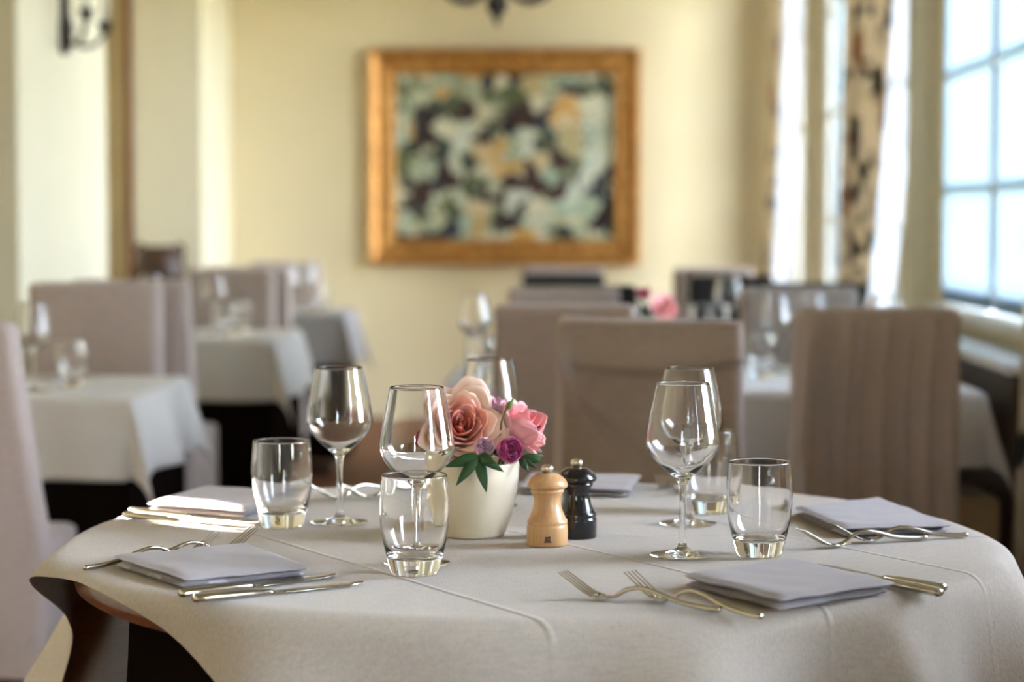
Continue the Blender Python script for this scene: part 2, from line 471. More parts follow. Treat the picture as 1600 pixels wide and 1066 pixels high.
def casement(root, x, ya, yb, za, zb, cols, rows, sheer_rng=None, ax='Y'):
    """a window leaf in the plane x = const, from ya to yb"""
    def bb(name, m, a0, a1, z0, z1, d0, d1, parent):
        if ax == 'Y': return box(name, x + d0, x + d1, a0, a1, z0, z1, m, parent, 0.002)
        return box(name, a0, a1, x + d0, x + d1, z0, z1, m, parent, 0.002)
    fw = 0.05
    leaf = bb('stile', 'white_paint', ya, ya + fw, za, zb, 0, 0.045, root)
    bb('stile', 'white_paint', yb - fw, yb, za, zb, 0, 0.045, root)
    bb('rail', 'white_paint', ya + fw, yb - fw, za, za + fw, 0, 0.045, root)
    bb('rail', 'white_paint', ya + fw, yb - fw, zb - fw, zb, 0, 0.045, root)
    for i in range(1, cols):
        c = ya + (yb - ya) * i / cols; bb('muntin', 'white_paint', c - .011, c + .011, za + fw, zb - fw, 0.008, 0.036, root)
    for j in range(1, rows):
        c = za + (zb - za) * j / rows; bb('muntin', 'white_paint', ya + fw, yb - fw, c - .011, c + .011, 0.010, 0.034, root)
    bb('pane', 'pane_glass', ya + fw, yb - fw, za + fw, zb - fw, 0.020, 0.024, root)

def sheer_panel(name, x, ya, yb, za, zb, parent=None, amp=0.012, m='sheer_white', waves=9, xb=None):
    def fn(u, v):
        y = ya + (yb - ya) * u; z = zb + (za - zb) * v
        xx = x + ((xb - x) * v if xb is not None else 0)
        return (xx + amp * math.sin(u * waves * 2 * PI + 0.6 * math.sin(u * 9)) * (0.4 + 0.6 * v), y, z)
    return grid(name, fn, int(waves * 10), 12, m, parent, 0.0012)

WX = XR + 0.02
for i, (a, b_) in enumerate(WINS):
    SILL, HEAD = SILLS[i], HEADS[i]
    wroot = bpy.data.objects.new('window_%d' % (i + 1), None); COL.objects.link(wroot); struct(wroot)
    mid = b_ - 0.9 if i == 1 else (a + b_) / 2
    lo = a + 0.02
    if i == 1:
        leaves = [(6.46, b_ - 0.005), (5.43, 6.44), (a + .01, 5.41)]
    else:
        n = max(1, round((b_ - a) / 0.95)); wdt = (b_ - a) / n
        leaves = [(a + wdt * k + .005, a + wdt * (k + 1) - .005) for k in range(n)]
    for (p, q) in leaves: casement(wroot, WX, p, q, SILL + .01, HEAD - .005, 1, 4 if SILL > .5 else 5)
    box('window_sill', XR - 0.05, XR + WT, a, b_, SILL - 0.03, SILL, 'white_paint', wroot, 0.006)
    # portal: lets the sky in through the opening efficiently
    pd = bpy.data.lights.new('window_portal', 'AREA'); pd.shape = 'RECTANGLE'; pd.size = b_ - a; pd.size_y = HEAD - SILL
    pd.cycles.is_portal = True
    po = bpy.data.objects.new('window_portal', pd); COL.objects.link(po)
    po.location = (XR + WT + 0.02, (a + b_) / 2, (SILL + HEAD) / 2)
    po.rotation_euler = Matrix(((0, 0, 1), (1, 0, 0), (0, 1, 0))).to_euler()
br = bpy.data.objects.new('window_6', None); COL.objects.link(br); struct(br)
casement(br, YB - 0.1, -0.75, -0.2, 0.31, 2.39, 1, 7, ax='X')
pd = bpy.data.lights.new('window_portal', 'AREA'); pd.shape = 'RECTANGLE'; pd.size = 0.55; pd.size_y = 2.1; pd.cycles.is_portal = True
po = bpy.data.objects.new('window_portal', pd); COL.objects.link(po); po.location = (-0.475, YB - 0.22, 1.35); po.rotation_euler = (PI / 2, 0, PI)

# ------------------------------------------------------------------ curtains on the window wall
def drape(name, label, p0, p1, b0, b1, z0, z1, m, group, folds=5, amp=0.03):
    """a hanging curtain from rail line p0-p1 down to hem line b0-b1"""
    r = thing(name, label, 'curtain', ((p0[0] + p1[0]) / 2, (p0[1] + p1[1]) / 2, 0), 0, group)
    cx, cyy = r.location.x, r.location.y
    def fn(off):
        def f(u, v):
            t = v ** 1.3
            x = (p0[0] + (p1[0] - p0[0]) * u) * (1 - t) + (b0[0] + (b1[0] - b0[0]) * u) * t
            y = (p0[1] + (p1[1] - p0[1]) * u) * (1 - t) + (b0[1] + (b1[1] - b0[1]) * u) * t
            dx, dy = p1[0] - p0[0], p1[1] - p0[1]; L = math.hypot(dx, dy)
            nx, ny = -dy / L, dx / L
            a = amp * math.sin(u * folds * 2 * PI + 0.5 * math.sin(4 * v)) * (0.7 + 0.3 * v)
            return (x + nx * (a + off) - cx, y + ny * (a + off) - cyy, z1 + (z0 - z1) * v)
        return f
    grid('drop', fn(0), folds * 12, 24, m, r, 0.002)
    bm = bmesh.new()
    tube('heading_tape', [fn(0)(k / 30, 0) for k in range(31)], 0.012, m, r, 6)
    return r
def XY(px, y): return ((px - 900) / FPX * y, y)
CZ = 2.55
drape('printed_curtain', 'printed beige curtain hanging in the far right corner of the room', XY(1206, 12.15), XY(1222, 11.9), XY(1188, 12.15), XY(1206, 11.9), 0.55, CZ, 'curtain_print', 'printed curtains', 3, 0.02)
drape('lining_curtain', 'white sunlit curtain beside the far corner of the room', XY(1222, 11.82), XY(1251, 11.65), XY(1200, 11.82), XY(1232, 11.65), 0.55, CZ, 'lining_white', 'white curtains', 3, 0.015)
drape('printed_curtain', 'printed beige curtain with dark blotches, middle of the window wall', XY(1312, 9.1), XY(1396, 8.40), XY(1304, 9.1), XY(1372, 8.40), 0.45, CZ, 'curtain_print', 'printed curtains', 5, 0.028)
drape('lining_curtain', 'white leaning curtain between the printed curtain and the cream pier', XY(1398, 8.3), XY(1438, 8.12), XY(1340, 8.3), XY(1378, 8.12), 0.45, CZ, 'lining_white', 'white curtains', 3, 0.016)
drape('printed_curtain', 'printed curtain at the right edge of the photo beside the near window', XY(1625, 5.12), XY(1690, 4.6), XY(1592, 5.12), XY(1660, 4.6), 0.35, CZ, 'curtain_print', 'printed curtains', 5, 0.028)
def leaf_sheer(label, y0, y1, z0):
    o = sheer_panel('sheer_curtain', XR + 0.004, y0, y1, z0, 2.40, None, 0.006)
    tag(o, label, 'curtain', 'sheer curtains on the casements')
leaf_sheer('wide white sheer curtain stretched over the near window casement', 6.50, 7.32, 0.89)
leaf_sheer('narrow white sheer curtain strip at the right edge of the near window', 5.6, 6.40, 0.89)
leaf_sheer('white sheer curtain on the far window between the printed curtains', 9.35, 10.3, 0.3)

# ------------------------------------------------------------------ painting
YP = YF
def rail_profile(L, mitre, name, parent, loc, rot):
    # moulded frame side: profile points (depth from wall, across), mitred ends
    prof = [(0.0, 0.0), (0.07, 0.0), (0.085, 0.012), (0.075, 0.03), (0.055, 0.05), (0.06, 0.09), (0.05, 0.12), (0.055, 0.135), (0.035, 0.15), (0.0, 0.15)]
    vs, fs = [], []
    for sx in (-1, 1):
        for d, a in prof: vs.append((sx * (L / 2 - a), -d, -a))
    n = len(prof)
    for k in range(n):
        k2 = (k + 1) % n; fs.append((k, k2, n + k2, n + k))
    fs.append(tuple(range(n))[::-1]); fs.append(tuple(range(n, 2 * n)))
    o = mesh_obj(name, vs, fs, 'gilt', parent, False, loc, rot)
    return o
c = D(789, 246, YP - 0.001)
PWd, PHt = 1.59, 1.268
paint = thing('framed_painting', 'large painting in a wide gilt frame on the cream far wall', 'painting', (c.x, YP - 0.002, c.z - PHt / 2))
rail_profile(PWd, 1, 'frame_rail', paint, (0, 0, PHt), (0, 0, 0))
rail_profile(PWd, 1, 'frame_rail', paint, (0, 0, 0), (0, PI, 0))
rail_profile(PHt, 1, 'frame_rail', paint, (-PWd / 2, 0, PHt / 2), (0, -PI / 2, 0))
rail_profile(PHt, 1, 'frame_rail', paint, (PWd / 2, 0, PHt / 2), (0, PI / 2, 0))
box('canvas', -PWd / 2 + .13, PWd / 2 - .13, -0.03, -0.005, .13, PHt - .13, 'canvas_dabs', paint)

# ------------------------------------------------------------------ sconce and chandelier
sc_y = 8.44
sc = thing('wall_sconce', 'dark iron two-candle sconce on the pale left pier', 'wall lamp', (XL, sc_y, 1.82))
lathe('backplate', [(0, 0), (0.024, 0.01), (0.028, 0.06), (0.042, 0.10), (0.026, 0.16), (0.020, 0.3), (0.018, 0.42), (0, 0.44)], 'iron', sc, 14, (0.012, 0, 0), None)
for dy, hx, zz in ((-0.13, 0.13, 0.155), (0.16, 0.14, 0.13)):
    pts = spline([(0.012, 0, 0.09), (0.05, dy * .35, 0.045), (0.10, dy * .8, 0.05), (hx, dy, zz - 0.03)], 6)
    tube('arm', pts, 0.010, 'iron', sc, 8)
    cup = lathe('candle_cup', [(0, -0.035), (0.016, -0.028), (0.026, -0.005), (0.036, 0.014), (0.022, 0.016), (0, 0.011)], 'iron', sc, 14, (hx, dy, zz))
    lathe('candle', [(0, 0.0), (0.016, 0.0), (0.016, 0.2), (0.012, 0.205), (0, 0.206)], 'candle_wax', sc, 14, (hx, dy, zz + 0.011))
cp = D(777, 42, 8.5)
ch = thing('chandelier', 'dark bronze chandelier hanging at the top edge of the photo', 'chandelier', (cp.x, cp.y, cp.z))
lathe('finial', [(0, 0), (0.008, 0.005), (0.010, 0.025), (0.014, 0.035), (0.038, 0.065), (0.044, 0.09), (0.036, 0.12), (0.016, 0.135), (0.02, 0.15), (0, 0.16)], 'iron', ch, 20)
lathe('stem', [(0, 0.155), (0.014, 0.158), (0.012, 0.35), (0.03, 0.40), (0.012, 0.45), (0.008, HC - cp.z), (0, HC - cp.z)], 'iron', ch, 14)
for k in range(6):
    a = PI / 6 + k * PI / 3; ca, sa = math.cos(a), math.sin(a)
    pts = [(ca * r_, sa * r_, z_) for r_, z_ in spline([(0.012, 0.19), (0.07, 0.125), (0.15, 0.10), (0.24, 0.14), (0.30, 0.22)], 6)]
    tube('arm', pts, 0.009, 'iron', ch, 8)
    lathe('candle_cup', [(0, -0.01), (0.02, 0.0), (0.035, 0.012), (0.014, 0.02), (0, 0.02)], 'iron', ch, 14, (ca * 0.30, sa * 0.30, 0.22))
    lathe('candle', [(0, 0), (0.012, 0), (0.012, 0.09), (0, 0.095)], 'candle_wax', ch, 12, (ca * 0.30, sa * 0.30, 0.24))

# ------------------------------------------------------------------ sideboard and pot on the left
sbx = -2.18
sb = thing('sideboard', 'low dark wooden sideboard against the far left pier', 'sideboard', (sbx, 11.3, 0))
box('body', -0.34, 0.3, -0.24, 0.24, 0.10, 0.76, 'dark_wood', sb, 0.006)
box('top', -0.36, 0.32, -0.26, 0.26, 0.76, 0.79, 'dark_wood', sb, 0.006)
for sx in (-0.33, 0.25):
    for sy in (-0.22, 0.17): box('leg', sx, sx + .05, sy, sy + .05, 0, 0.10, 'dark_wood', sb)
for k in (0, 1):
    dr = box('door', -0.33 + k * .315, -0.03 + k * .315, -0.252, -0.238, 0.14, 0.72, 'dark_wood', sb, 0.004)
    lathe('knob', [(0, 0), (0.012, 0.0), (0.016, 0.012), (0, 0.02)], 'brass_nickel', dr, 12, (-0.06 if k == 0 else 0.015, -0.252, 0.45), (PI / 2, 0, 0))
pt = thing('wicker_pot', 'round dark brown wicker pot with two ear handles in the left recess', 'pot', (sbx, 11.12, 0.79))
bodyp = lathe('body', spline([(0.0, 0.0), (0.085, 0.0), (0.125, 0.05), (0.138, 0.11), (0.125, 0.175), (0.098, 0.235), (0.092, 0.243)], 6) + [(0.08, 0.235), (0.085, 0.12), (0.0, 0.1)], 'wicker', pt, 36)
for s_ in (-1, 1):
    tube('handle', [(s_ * (0.075 + .03 * math.sin(t)), 0, 0.225 + 0.028 * math.sin(t) + .0) for t in [PI * k / 8 for k in range(9)]] if False else
         spline([(s_ * 0.118, 0, 0.19), (s_ * 0.122, 0, 0.232), (s_ * 0.10, 0, 0.252), (s_ * 0.085, 0, 0.236)], 5), 0.011, 'wicker', pt, 8)

# ------------------------------------------------------------------ chairs in slipcovers
def rr_ring(w_, d_, r_, n):
    """rounded rectangle outline, n points, starting mid front (-y), returns (x,y)"""
    pts = []
    hw, hd = w_ / 2 - r_, d_ / 2 - r_
    segs = [(-hw, -hd - r_, hw, -hd - r_)], 
    per = []
    def arc(cx_, cy_, a0):
        for k in range(5):
            a = a0 + (PI / 2) * k / 4; per.append((cx_ + r_ * math.cos(a), cy_ + r_ * math.sin(a)))
    m_ = max(2, n)
    def line(x0, y0, x1, y1, k_):
        for k in range(1, k_): t = k / k_; per.append((x0 + (x1 - x0) * t, y0 + (y1 - y0) * t))
    arc(hw, -hd, -PI / 2); line(hw + r_, -hd, hw + r_, hd, 4)
    arc(hw, hd, 0); line(hw, hd + r_, -hw, hd + r_, m_)
    arc(-hw, hd, PI / 2); line(-hw - r_, hd, -hw - r_, -hd, 4)
    arc(-hw, -hd, PI); line(-hw, -hd - r_, hw, -hd - r_, m_)
    return per
def loft(name, rings, m, parent, cap_top=True, cap_bot=False):
    vs = [v for r_ in rings for v in r_]; n = len(rings[0]); fs = []
    for i in range(len(rings) - 1):
        for k in range(n):
            k2 = (k + 1) % n; fs.append((i * n + k, i * n + k2, (i + 1) * n + k2, (i + 1) * n + k))
    if cap_top: fs.append(tuple((len(rings) - 1) * n + k for k in range(n)))
    if cap_bot: fs.append(tuple(range(n))[::-1])
    return mesh_obj(name, vs, fs, m, parent, True)

HEM = 0.21
def back_cover(name, parent, m, top, w_, style, seed):
    rings = []
    nl = 96 if style == 'drag' else 36
    zs = [HEM + (top - 0.012 - HEM) * i / nl for i in range(nl + 1)]
    ext = [(top - 0.006, 0.006), (top - 0.001, 0.014), (top, 0.022)]
    for z in zs + [e[0] for e in ext]:
        ins = dict(ext).get(z, 0.0)
        f = max(0, (top - z) / (top - HEM))                 # 0 at the top, 1 at the hem
        fl = {'flare': 0.26 * min(1, f / 0.6) ** 1.2, 'folds': 0.05 * f, 'drag': 0.07 * f}.get(style, 0.035 * f)
        per = rr_ring(w_ * (1 + fl) - 2 * ins, 0.085 + 0.03 * f - 2 * ins, 0.022 if ins == 0 else max(0.005, 0.022 - ins), 64 if style in ('folds', 'drag') else 26)
        lean = -0.05 * max(0, z - 0.45) / 0.5
        ring = []
        for (x, y) in per:
            sgn = 1 if y > 0 else -1
            u = x / w_
            d = 0.004 * nz3(x * 6, seed + y * 3, z * 5) * (0.3 + f)
            if style == 'folds':
                ph = u * 13 + 0.9 * math.sin(z * 4.3 + seed) + seed
                d += (0.035 * f + 0.016) * min(1, f / 0.06) * ((1 - abs(math.sin(ph))) ** 1.6 * (0.6 + 0.4 * math.sin(u * 5 + seed * 2)) + 0.4 * (1 - abs(math.sin(ph * 1.7 + 1))) ** 2) * (1 if ins == 0 else 0)
            elif style == 'drag':
                def lip(zc, up_, dn):
                    q = z - zc; return math.exp(-(q / (up_ if q > 0 else dn)) ** 2)
                q = u + 0.5
                s1 = lip(top - 0.085 - 0.10 * q + 0.10 * q * q, 0.055, 0.010) * min(1, 0.35 + q)
                s2 = lip(top - 0.135 - 0.30 * q, 0.05, 0.012) * max(0, 1 - q * 1.9)
                s3 = lip(top - 0.10 - 0.55 * q, 0.05, 0.014) * max(0, 1 - q * 2.6)
                s4 = lip(top - 0.33 - 0.10 * q, 0.06, 0.03) * max(0, 1 - abs(q - .3) * 2.2)
                k = 1 if ins == 0 else 0
                d += k * (0.026 * s1 + 0.030 * s2 + 0.022 * s3 + 0.016 * s4 + 0.020 * nz3(x * 6, z * 5, seed) * (0.2 + f))
            elif style == 'flare':
                d += 0.012 * f * math.sin(u * 12 + 3 * z + seed)
            sag = 0.0
            if style == 'drag' and ins > 0: sag = -0.010 * (u + 0.5) - 0.004 * math.sin(PI * (u + .5))
            ring.append((x, y + sgn * d + lean, z + sag + (0.004 * math.sin(u * 14 + seed) if z == HEM else 0)))
        rings.append(ring)
    return loft(name, rings, m, parent)
def seat_cover(name, parent, m, w_, seed):
    rings = []
    zs = [HEM + (0.455 - HEM) * i / 10 for i in range(11)]
    for z, ins in [(z, 0) for z in zs] + [(0.463, 0.004), (0.468, 0.012), (0.474, 0.05), (0.478, 0.12)]:
        per = rr_ring(w_ - 2 * ins + 0.02 * (0.46 - z if ins == 0 else 0), 0.42 - 2 * ins, 0.03, 14)
        f = (0.46 - z) / 0.25
        rings.append([(x + 0.004 * f * math.sin(y * 40 + seed), y + 0.255 + 0.006 * f * math.sin(x * 38 + seed), z) for x, y in per])
    return loft(name, rings, m, parent)
leg_mesh = None
def chair(label, x, y, rz=0.0, top=0.96, w_=0.40, style='plain', m='chair_linen', seed=1.0, group='slipcovered dining chairs'):
    global leg_mesh
    c_ = thing('dining_chair', label, 'chair', (x, y, 0), rz, group)
    back_cover('back_cover', c_, m, top, w_, style, seed)
    seat_cover('seat_cover', c_, m, w_ + 0.01, seed)
    for sx, sy in ((-1, 0.0), (1, 0.0), (-1, 0.42), (1, 0.42)):
        if leg_mesh is None:
            bm = bmesh.new(); box_bm(bm, -0.02, 0.02, -0.02, 0.02, 0, 0.30, 0.004)
            for v in bm.verts:
                k = 0.65 + 0.35 * v.co.z / 0.3; v.co.x *= k; v.co.y *= k
            o = bm_obj('leg', bm, 'dark_wood', c_); leg_mesh = o.data
        else:
            o = bpy.data.objects.new('leg', leg_mesh); link(o, c_)
        o.location = (sx * (w_ / 2 - 0.045), sy, 0)
    return c_
AWAY, FACE = 0.0, PI
def cx(px0, px1, y): return ((px0 + px1) / 2 - 900) / FPX * y
BK = 'black slipcovered chairs'
# near left
chair('pale slipcovered chair cut by the left edge of the photo, nearest on the left', -1.345, 4.42, AWAY, 0.955, 0.375, 'flare', seed=2.2)
chair('tan slipcovered chair facing the camera behind the nearest left square table', cx(36, 244, 6.16), 6.16, FACE, 0.985, 0.385, seed=3.1)
chair('grey-brown slipcovered chair seen from behind, in front of the middle left table', cx(116, 299, 6.88), 6.86, AWAY, 0.976, 0.38, 'folds', seed=4.7)
chair('pinkish slipcovered chair facing the camera behind the middle left table', cx(290, 425, 8.62), 8.62, FACE, 0.972, 0.35, seed=5.3)
chair('slipcovered chair seen from behind, in front of the farthest left table', cx(318, 450, 8.98), 9.06, AWAY, 0.972, 0.36, seed=6.1)
chair('slipcovered chair facing the camera beyond the farthest left table', cx(440, 500, 10.6) - 0.09, 10.62, FACE, 0.958, 0.36, seed=7.4)
# right group
chair('wrinkled brown slipcovered chair behind the pepper mills, seen from behind', cx(868, 1160, 4.5), 4.5, AWAY, 0.968, 0.385, 'drag', seed=8.3)
chair('slipcovered chair seen from behind just left of the wrinkled brown chair', cx(774, 996, 5.1), 5.1, -0.06, 0.968, 0.335, seed=9.9)
chair('grey slipcovered chair with vertical folds at the right, seen from behind', cx(1230, 1488, 4.98), 4.95, 0.03, 0.966, 0.375, 'folds', seed=11.2)
chair('slipcovered chair facing the camera beyond the right long table, left one', cx(792, 970, 6.5), 6.55, FACE, 0.962, 0.345, seed=12.5)
chair('slipcovered chair facing the camera beyond the right long table, right one', cx(1158, 1345, 6.5), 6.55, FACE, 0.962, 0.36, seed=13.1)
chair('black slipcovered chair back-to-back with the left chair of the long table', cx(830, 995, 7.0), 6.98, AWAY, 0.955, 0.345, m='chair_black', seed=14.4, group=BK)
chair('black slipcovered chair back-to-back with the right chair of the long table', cx(1170, 1345, 7.0), 6.98, AWAY, 0.965, 0.36, m='chair_black', seed=15.0, group=BK)
chair('black slipcovered chair facing the camera below the painting', cx(817, 945, 8.7), 8.75, FACE, 0.945, 0.335, m='chair_black', seed=16.0, group=BK)
chair('black slipcovered chair facing the camera left of the printed curtains', cx(1075, 1212, 8.7), 8.75, FACE, 0.94, 0.345, m='chair_black', seed=17.0, group=BK)
chair('pinkish slipcovered chair farthest back below the painting', cx(815, 940, 9.4), 9.35, AWAY, 0.962, 0.35, seed=18.0)
chair('pinkish slipcovered chair farthest back on the right by the corner curtain', cx(1050, 1172, 9.4), 9.35, AWAY, 0.962, 0.345, seed=19.0)

# ------------------------------------------------------------------ rectangular tables with cloths
def rect_table(tl, cl, x0, x1, y0, y1, drop, cm, skirt=None, seed=0.0, ul=None):
    xc, yc = (x0 + x1) / 2, (y0 + y1) / 2; hx, hy = (x1 - x0) / 2, (y1 - y0) / 2
    t = thing('dining_table', tl, 'table', (xc, yc, 0), 0, 'square dining tables')
    box('table_top', -hx + .004, hx - .004, -hy + .004, hy - .004, 0.712, 0.743, 'dark_wood', t, 0.004)
    lathe('column', [(0, 0.04), (0.05, 0.04), (0.04, 0.1), (0.04, 0.68), (0.09, 0.712), (0, 0.712)], 'dark_wood', t, 20)
    box('foot', -min(hx, .3), min(hx, .3), -0.04, 0.04, 0, 0.045, 'dark_wood', t, 0.006); box('foot', -0.04, 0.04, -min(hy, .3), min(hy, .3), 0, 0.044, 'dark_wood', t, 0.006)
    ZT = 0.75
    if skirt:
        r = []
        for i in range(20):
            z = 0.7445 - 0.66 * i / 19
            per = rr_ring(2 * hx + 0.004 + 0.01 * min(1, i / 3), 2 * hy + 0.004 + 0.01 * min(1, i / 3), 0.02, 40)
            r.append([(x * (1 + 0.018 * (i / 19) * math.sin(y * 34 + seed)), y * (1 + 0.018 * (i / 19) * math.sin(x * 31 + seed)), z) for x, y in per])
        r = r[::-1]
        sk = loft('undercloth', r, skirt, None, cap_top=True)
        sk.location = (xc, yc, 0)
        tag(sk, ul, 'tablecloth', 'dark undercloths')
    n = 56
    Lx, Ly = hx + drop, hy + drop
    b = 0.010
    def fold(e):
        q = b * PI / 2
        if e <= q: a = e / b; return b * math.sin(a), -b * (1 - math.cos(a))
        return b, -b - (e - q)
    def fn(u, v):
        # denser sampling at the rim of the table
        def ax(t, h, L):
            s = 2 * t - 1; a = abs(s)
            k = 0.5
            q = a / k * h if a < k else h + (a - k) / (1 - k) * (L - h)
            return math.copysign(q, s)
        X, Y = ax(u, hx, Lx), ax(v, hy, Ly)
        ex, ey = max(0, abs(X) - hx), max(0, abs(Y) - hy)
        sx, sy = math.copysign(1, X), math.copysign(1, Y)
        bx_, by_ = max(-hx, min(hx, X)), max(-hy, min(hy, Y))
        e = math.hypot(ex, ey)
        o, dz = fold(e)
        if e == 0: return (X, Y, ZT)
        if ex > 0 and ey > 0:
            ph = math.atan2(ey, ex)
            g_ = 0.30 * e * math.sin(2 * ph)
            wx = 0.03 * e * (1 + math.sin(bx_ * 16 + seed)); wy = wx
            return (bx_ + sx * (o * math.cos(ph) + g_ * 0.7 + 0.05 * e * math.cos(ph)), by_ + sy * (o * math.sin(ph) + g_ * 0.7 + 0.05 * e * math.sin(ph)), ZT + dz * (0.97))
        if ex > 0:
            wv = e * (0.05 + 0.22 * (0.5 + 0.5 * math.sin(by_ * 17 + seed + 0.8)) * (1 - abs(by_) / hy * 0.6))
            return (X - sx * ex + sx * (o + wv), by_, ZT + dz)
        wv = e * (0.05 + 0.22 * (0.5 + 0.5 * math.sin(bx_ * 19 + seed)) * (1 - abs(bx_) / hx * 0.6))
        return (bx_, Y - sy * ey + sy * (o + wv), ZT + dz)
    o = grid('tablecloth', fn, n, n, cm, None, 0.0015, (xc, yc, 0))
    tag(o, cl, 'tablecloth', 'tablecloths on the square tables')
    return t
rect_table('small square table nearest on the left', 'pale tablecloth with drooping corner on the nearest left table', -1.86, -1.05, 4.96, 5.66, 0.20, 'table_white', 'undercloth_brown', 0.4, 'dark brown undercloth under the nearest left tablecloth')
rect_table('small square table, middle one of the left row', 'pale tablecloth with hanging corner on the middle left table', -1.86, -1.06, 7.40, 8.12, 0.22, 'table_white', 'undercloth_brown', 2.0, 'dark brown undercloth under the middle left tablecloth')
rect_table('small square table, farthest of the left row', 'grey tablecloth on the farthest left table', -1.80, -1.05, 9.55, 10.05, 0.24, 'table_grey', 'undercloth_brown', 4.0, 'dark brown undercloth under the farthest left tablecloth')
rect_table('long dining table on the right behind the wrinkled chair', 'pale tablecloth on the long table behind the wrinkled chair', -0.33, 0.985, 5.20, 6.10, 0.19, 'table_mid', None, 1.3)
rect_table('dining table between the black chairs', 'pale tablecloth on the table between the black chairs', -0.30, 0.98, 7.50, 8.20, 0.19, 'table_white', None, 3.3)
rect_table('dining table farthest back on the right', 'pale tablecloth on the farthest table on the right', -0.30, 0.98, 9.90, 10.6, 0.19, 'table_white', None, 5.3)

# ------------------------------------------------------------------ the round table in front
RT = 0.592
CT = P(828, 872, 0.75); TX, TY = CT.x, 2.80
TX = (828 - 900) / FPX * 2.80
rt = thing('round_table', 'large round wooden table in the foreground', 'table', (TX, TY, 0))
lathe('table_top', [(0, 0.698), (RT - .012, 0.698), (RT - .002, 0.704), (RT, 0.714), (RT - .001, 0.738), (RT - .006, 0.745), (0, 0.746)], 'red_wood', rt, 96)
lathe('column', [(0, 0.05), (0.08, 0.05), (0.06, 0.1), (0.05, 0.6), (0.16, 0.69), (0.16, 0.698), (0, 0.698)], 'dark_wood', rt, 24)
for k in range(4):
    o = box('foot', 0.03, 0.36, -0.03, 0.03, 0.0, 0.055, 'dark_wood', rt, 0.008, rot=(0, 0, PI / 4 + k * PI / 2))
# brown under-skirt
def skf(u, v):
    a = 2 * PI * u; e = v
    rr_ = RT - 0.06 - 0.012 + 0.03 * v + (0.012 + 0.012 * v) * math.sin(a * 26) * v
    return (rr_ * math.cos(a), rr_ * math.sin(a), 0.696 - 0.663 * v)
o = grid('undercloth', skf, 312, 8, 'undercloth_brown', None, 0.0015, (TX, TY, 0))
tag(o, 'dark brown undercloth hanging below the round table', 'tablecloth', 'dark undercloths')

UA = math.radians(33.0)            # direction of the cloth's narrow axis
ux, uy = math.cos(UA), math.sin(UA)
vx, vy = math.sin(UA), -math.cos(UA)
fabric('table_linen', (0.465, 0.41, 0.35), weave=680, var=0.16, bump=0.4, rz=UA, creases=(UA, [-0.305, 0.0, 0.285]))
U0, U1, V0, V1 = -0.614, 0.78, -0.80, 0.80
ZC = 0.7485
def cloth_fn(u, v):
    a = 2 * PI * u
    ca, sa = math.cos(a), math.sin(a)
    du, dv = ca * ux + sa * uy, ca * vx + sa * vy
    t = 1e9
    if du > 1e-9: t = min(t, U1 / du)
    if du < -1e-9: t = min(t, U0 / du)
    if dv > 1e-9: t = min(t, V1 / dv)
    if dv < -1e-9: t = min(t, V0 / dv)
    rho = t
    s = v
    k = 0.42
    r_ = (s / k) * (RT - 0.02) if s < k else (RT - 0.02) + (s - k) / (1 - k) * (rho - RT + 0.02)
    e = r_ - RT
    if e <= 0:
        z = 0.0007 * (nz3(r_ * ca * 5, r_ * sa * 5, 3.0) + 0.5)
        return (r_ * ca, r_ * sa, ZC + z)
    b = 0.022
    q = b * PI / 2
    if e <= q: al = e / b; o_, dz = b * math.sin(al), -b * (1 - math.cos(al))
    else: o_, dz = b, -b - (e - q)
    # folds of the hanging cloth
    phi = (math.degrees(a)) % 360
    def gs(c_, w_): 
        d = (phi - c_ + 180) % 360 - 180
        return math.exp(-(d / w_) ** 2)
    g_ = 0.14 + 0.11 * math.sin(a * 9 + 0.7) + 0.07 * math.sin(a * 15 + 1.0)
    g_ += 0.45 * gs(198, 9) + 0.40 * gs(310, 5) + 0.45 * gs(338, 6) - 0.12 * gs(325, 5) - 0.10 * gs(172, 8) + 0.30 * gs(286, 6) + 0.5 * gs(158, 6) + 0.3 * gs(355, 6)
    f = e * max(-0.02, g_)
    z = dz + 0.35 * f * min(1, g_)
    z += 0.0006 * nz3(a * 8, e * 9, 1.0)
    rr_ = RT + o_ + f
    return (rr_ * ca, rr_ * sa, ZC + z)
o = grid('tablecloth', cloth_fn, 420, 60, 'table_linen', None, 0.0014, (TX, TY, 0))
tag(o, 'beige linen tablecloth with pressed creases on the round table', 'tablecloth')
ZT = 0.7502   # top of the cloth

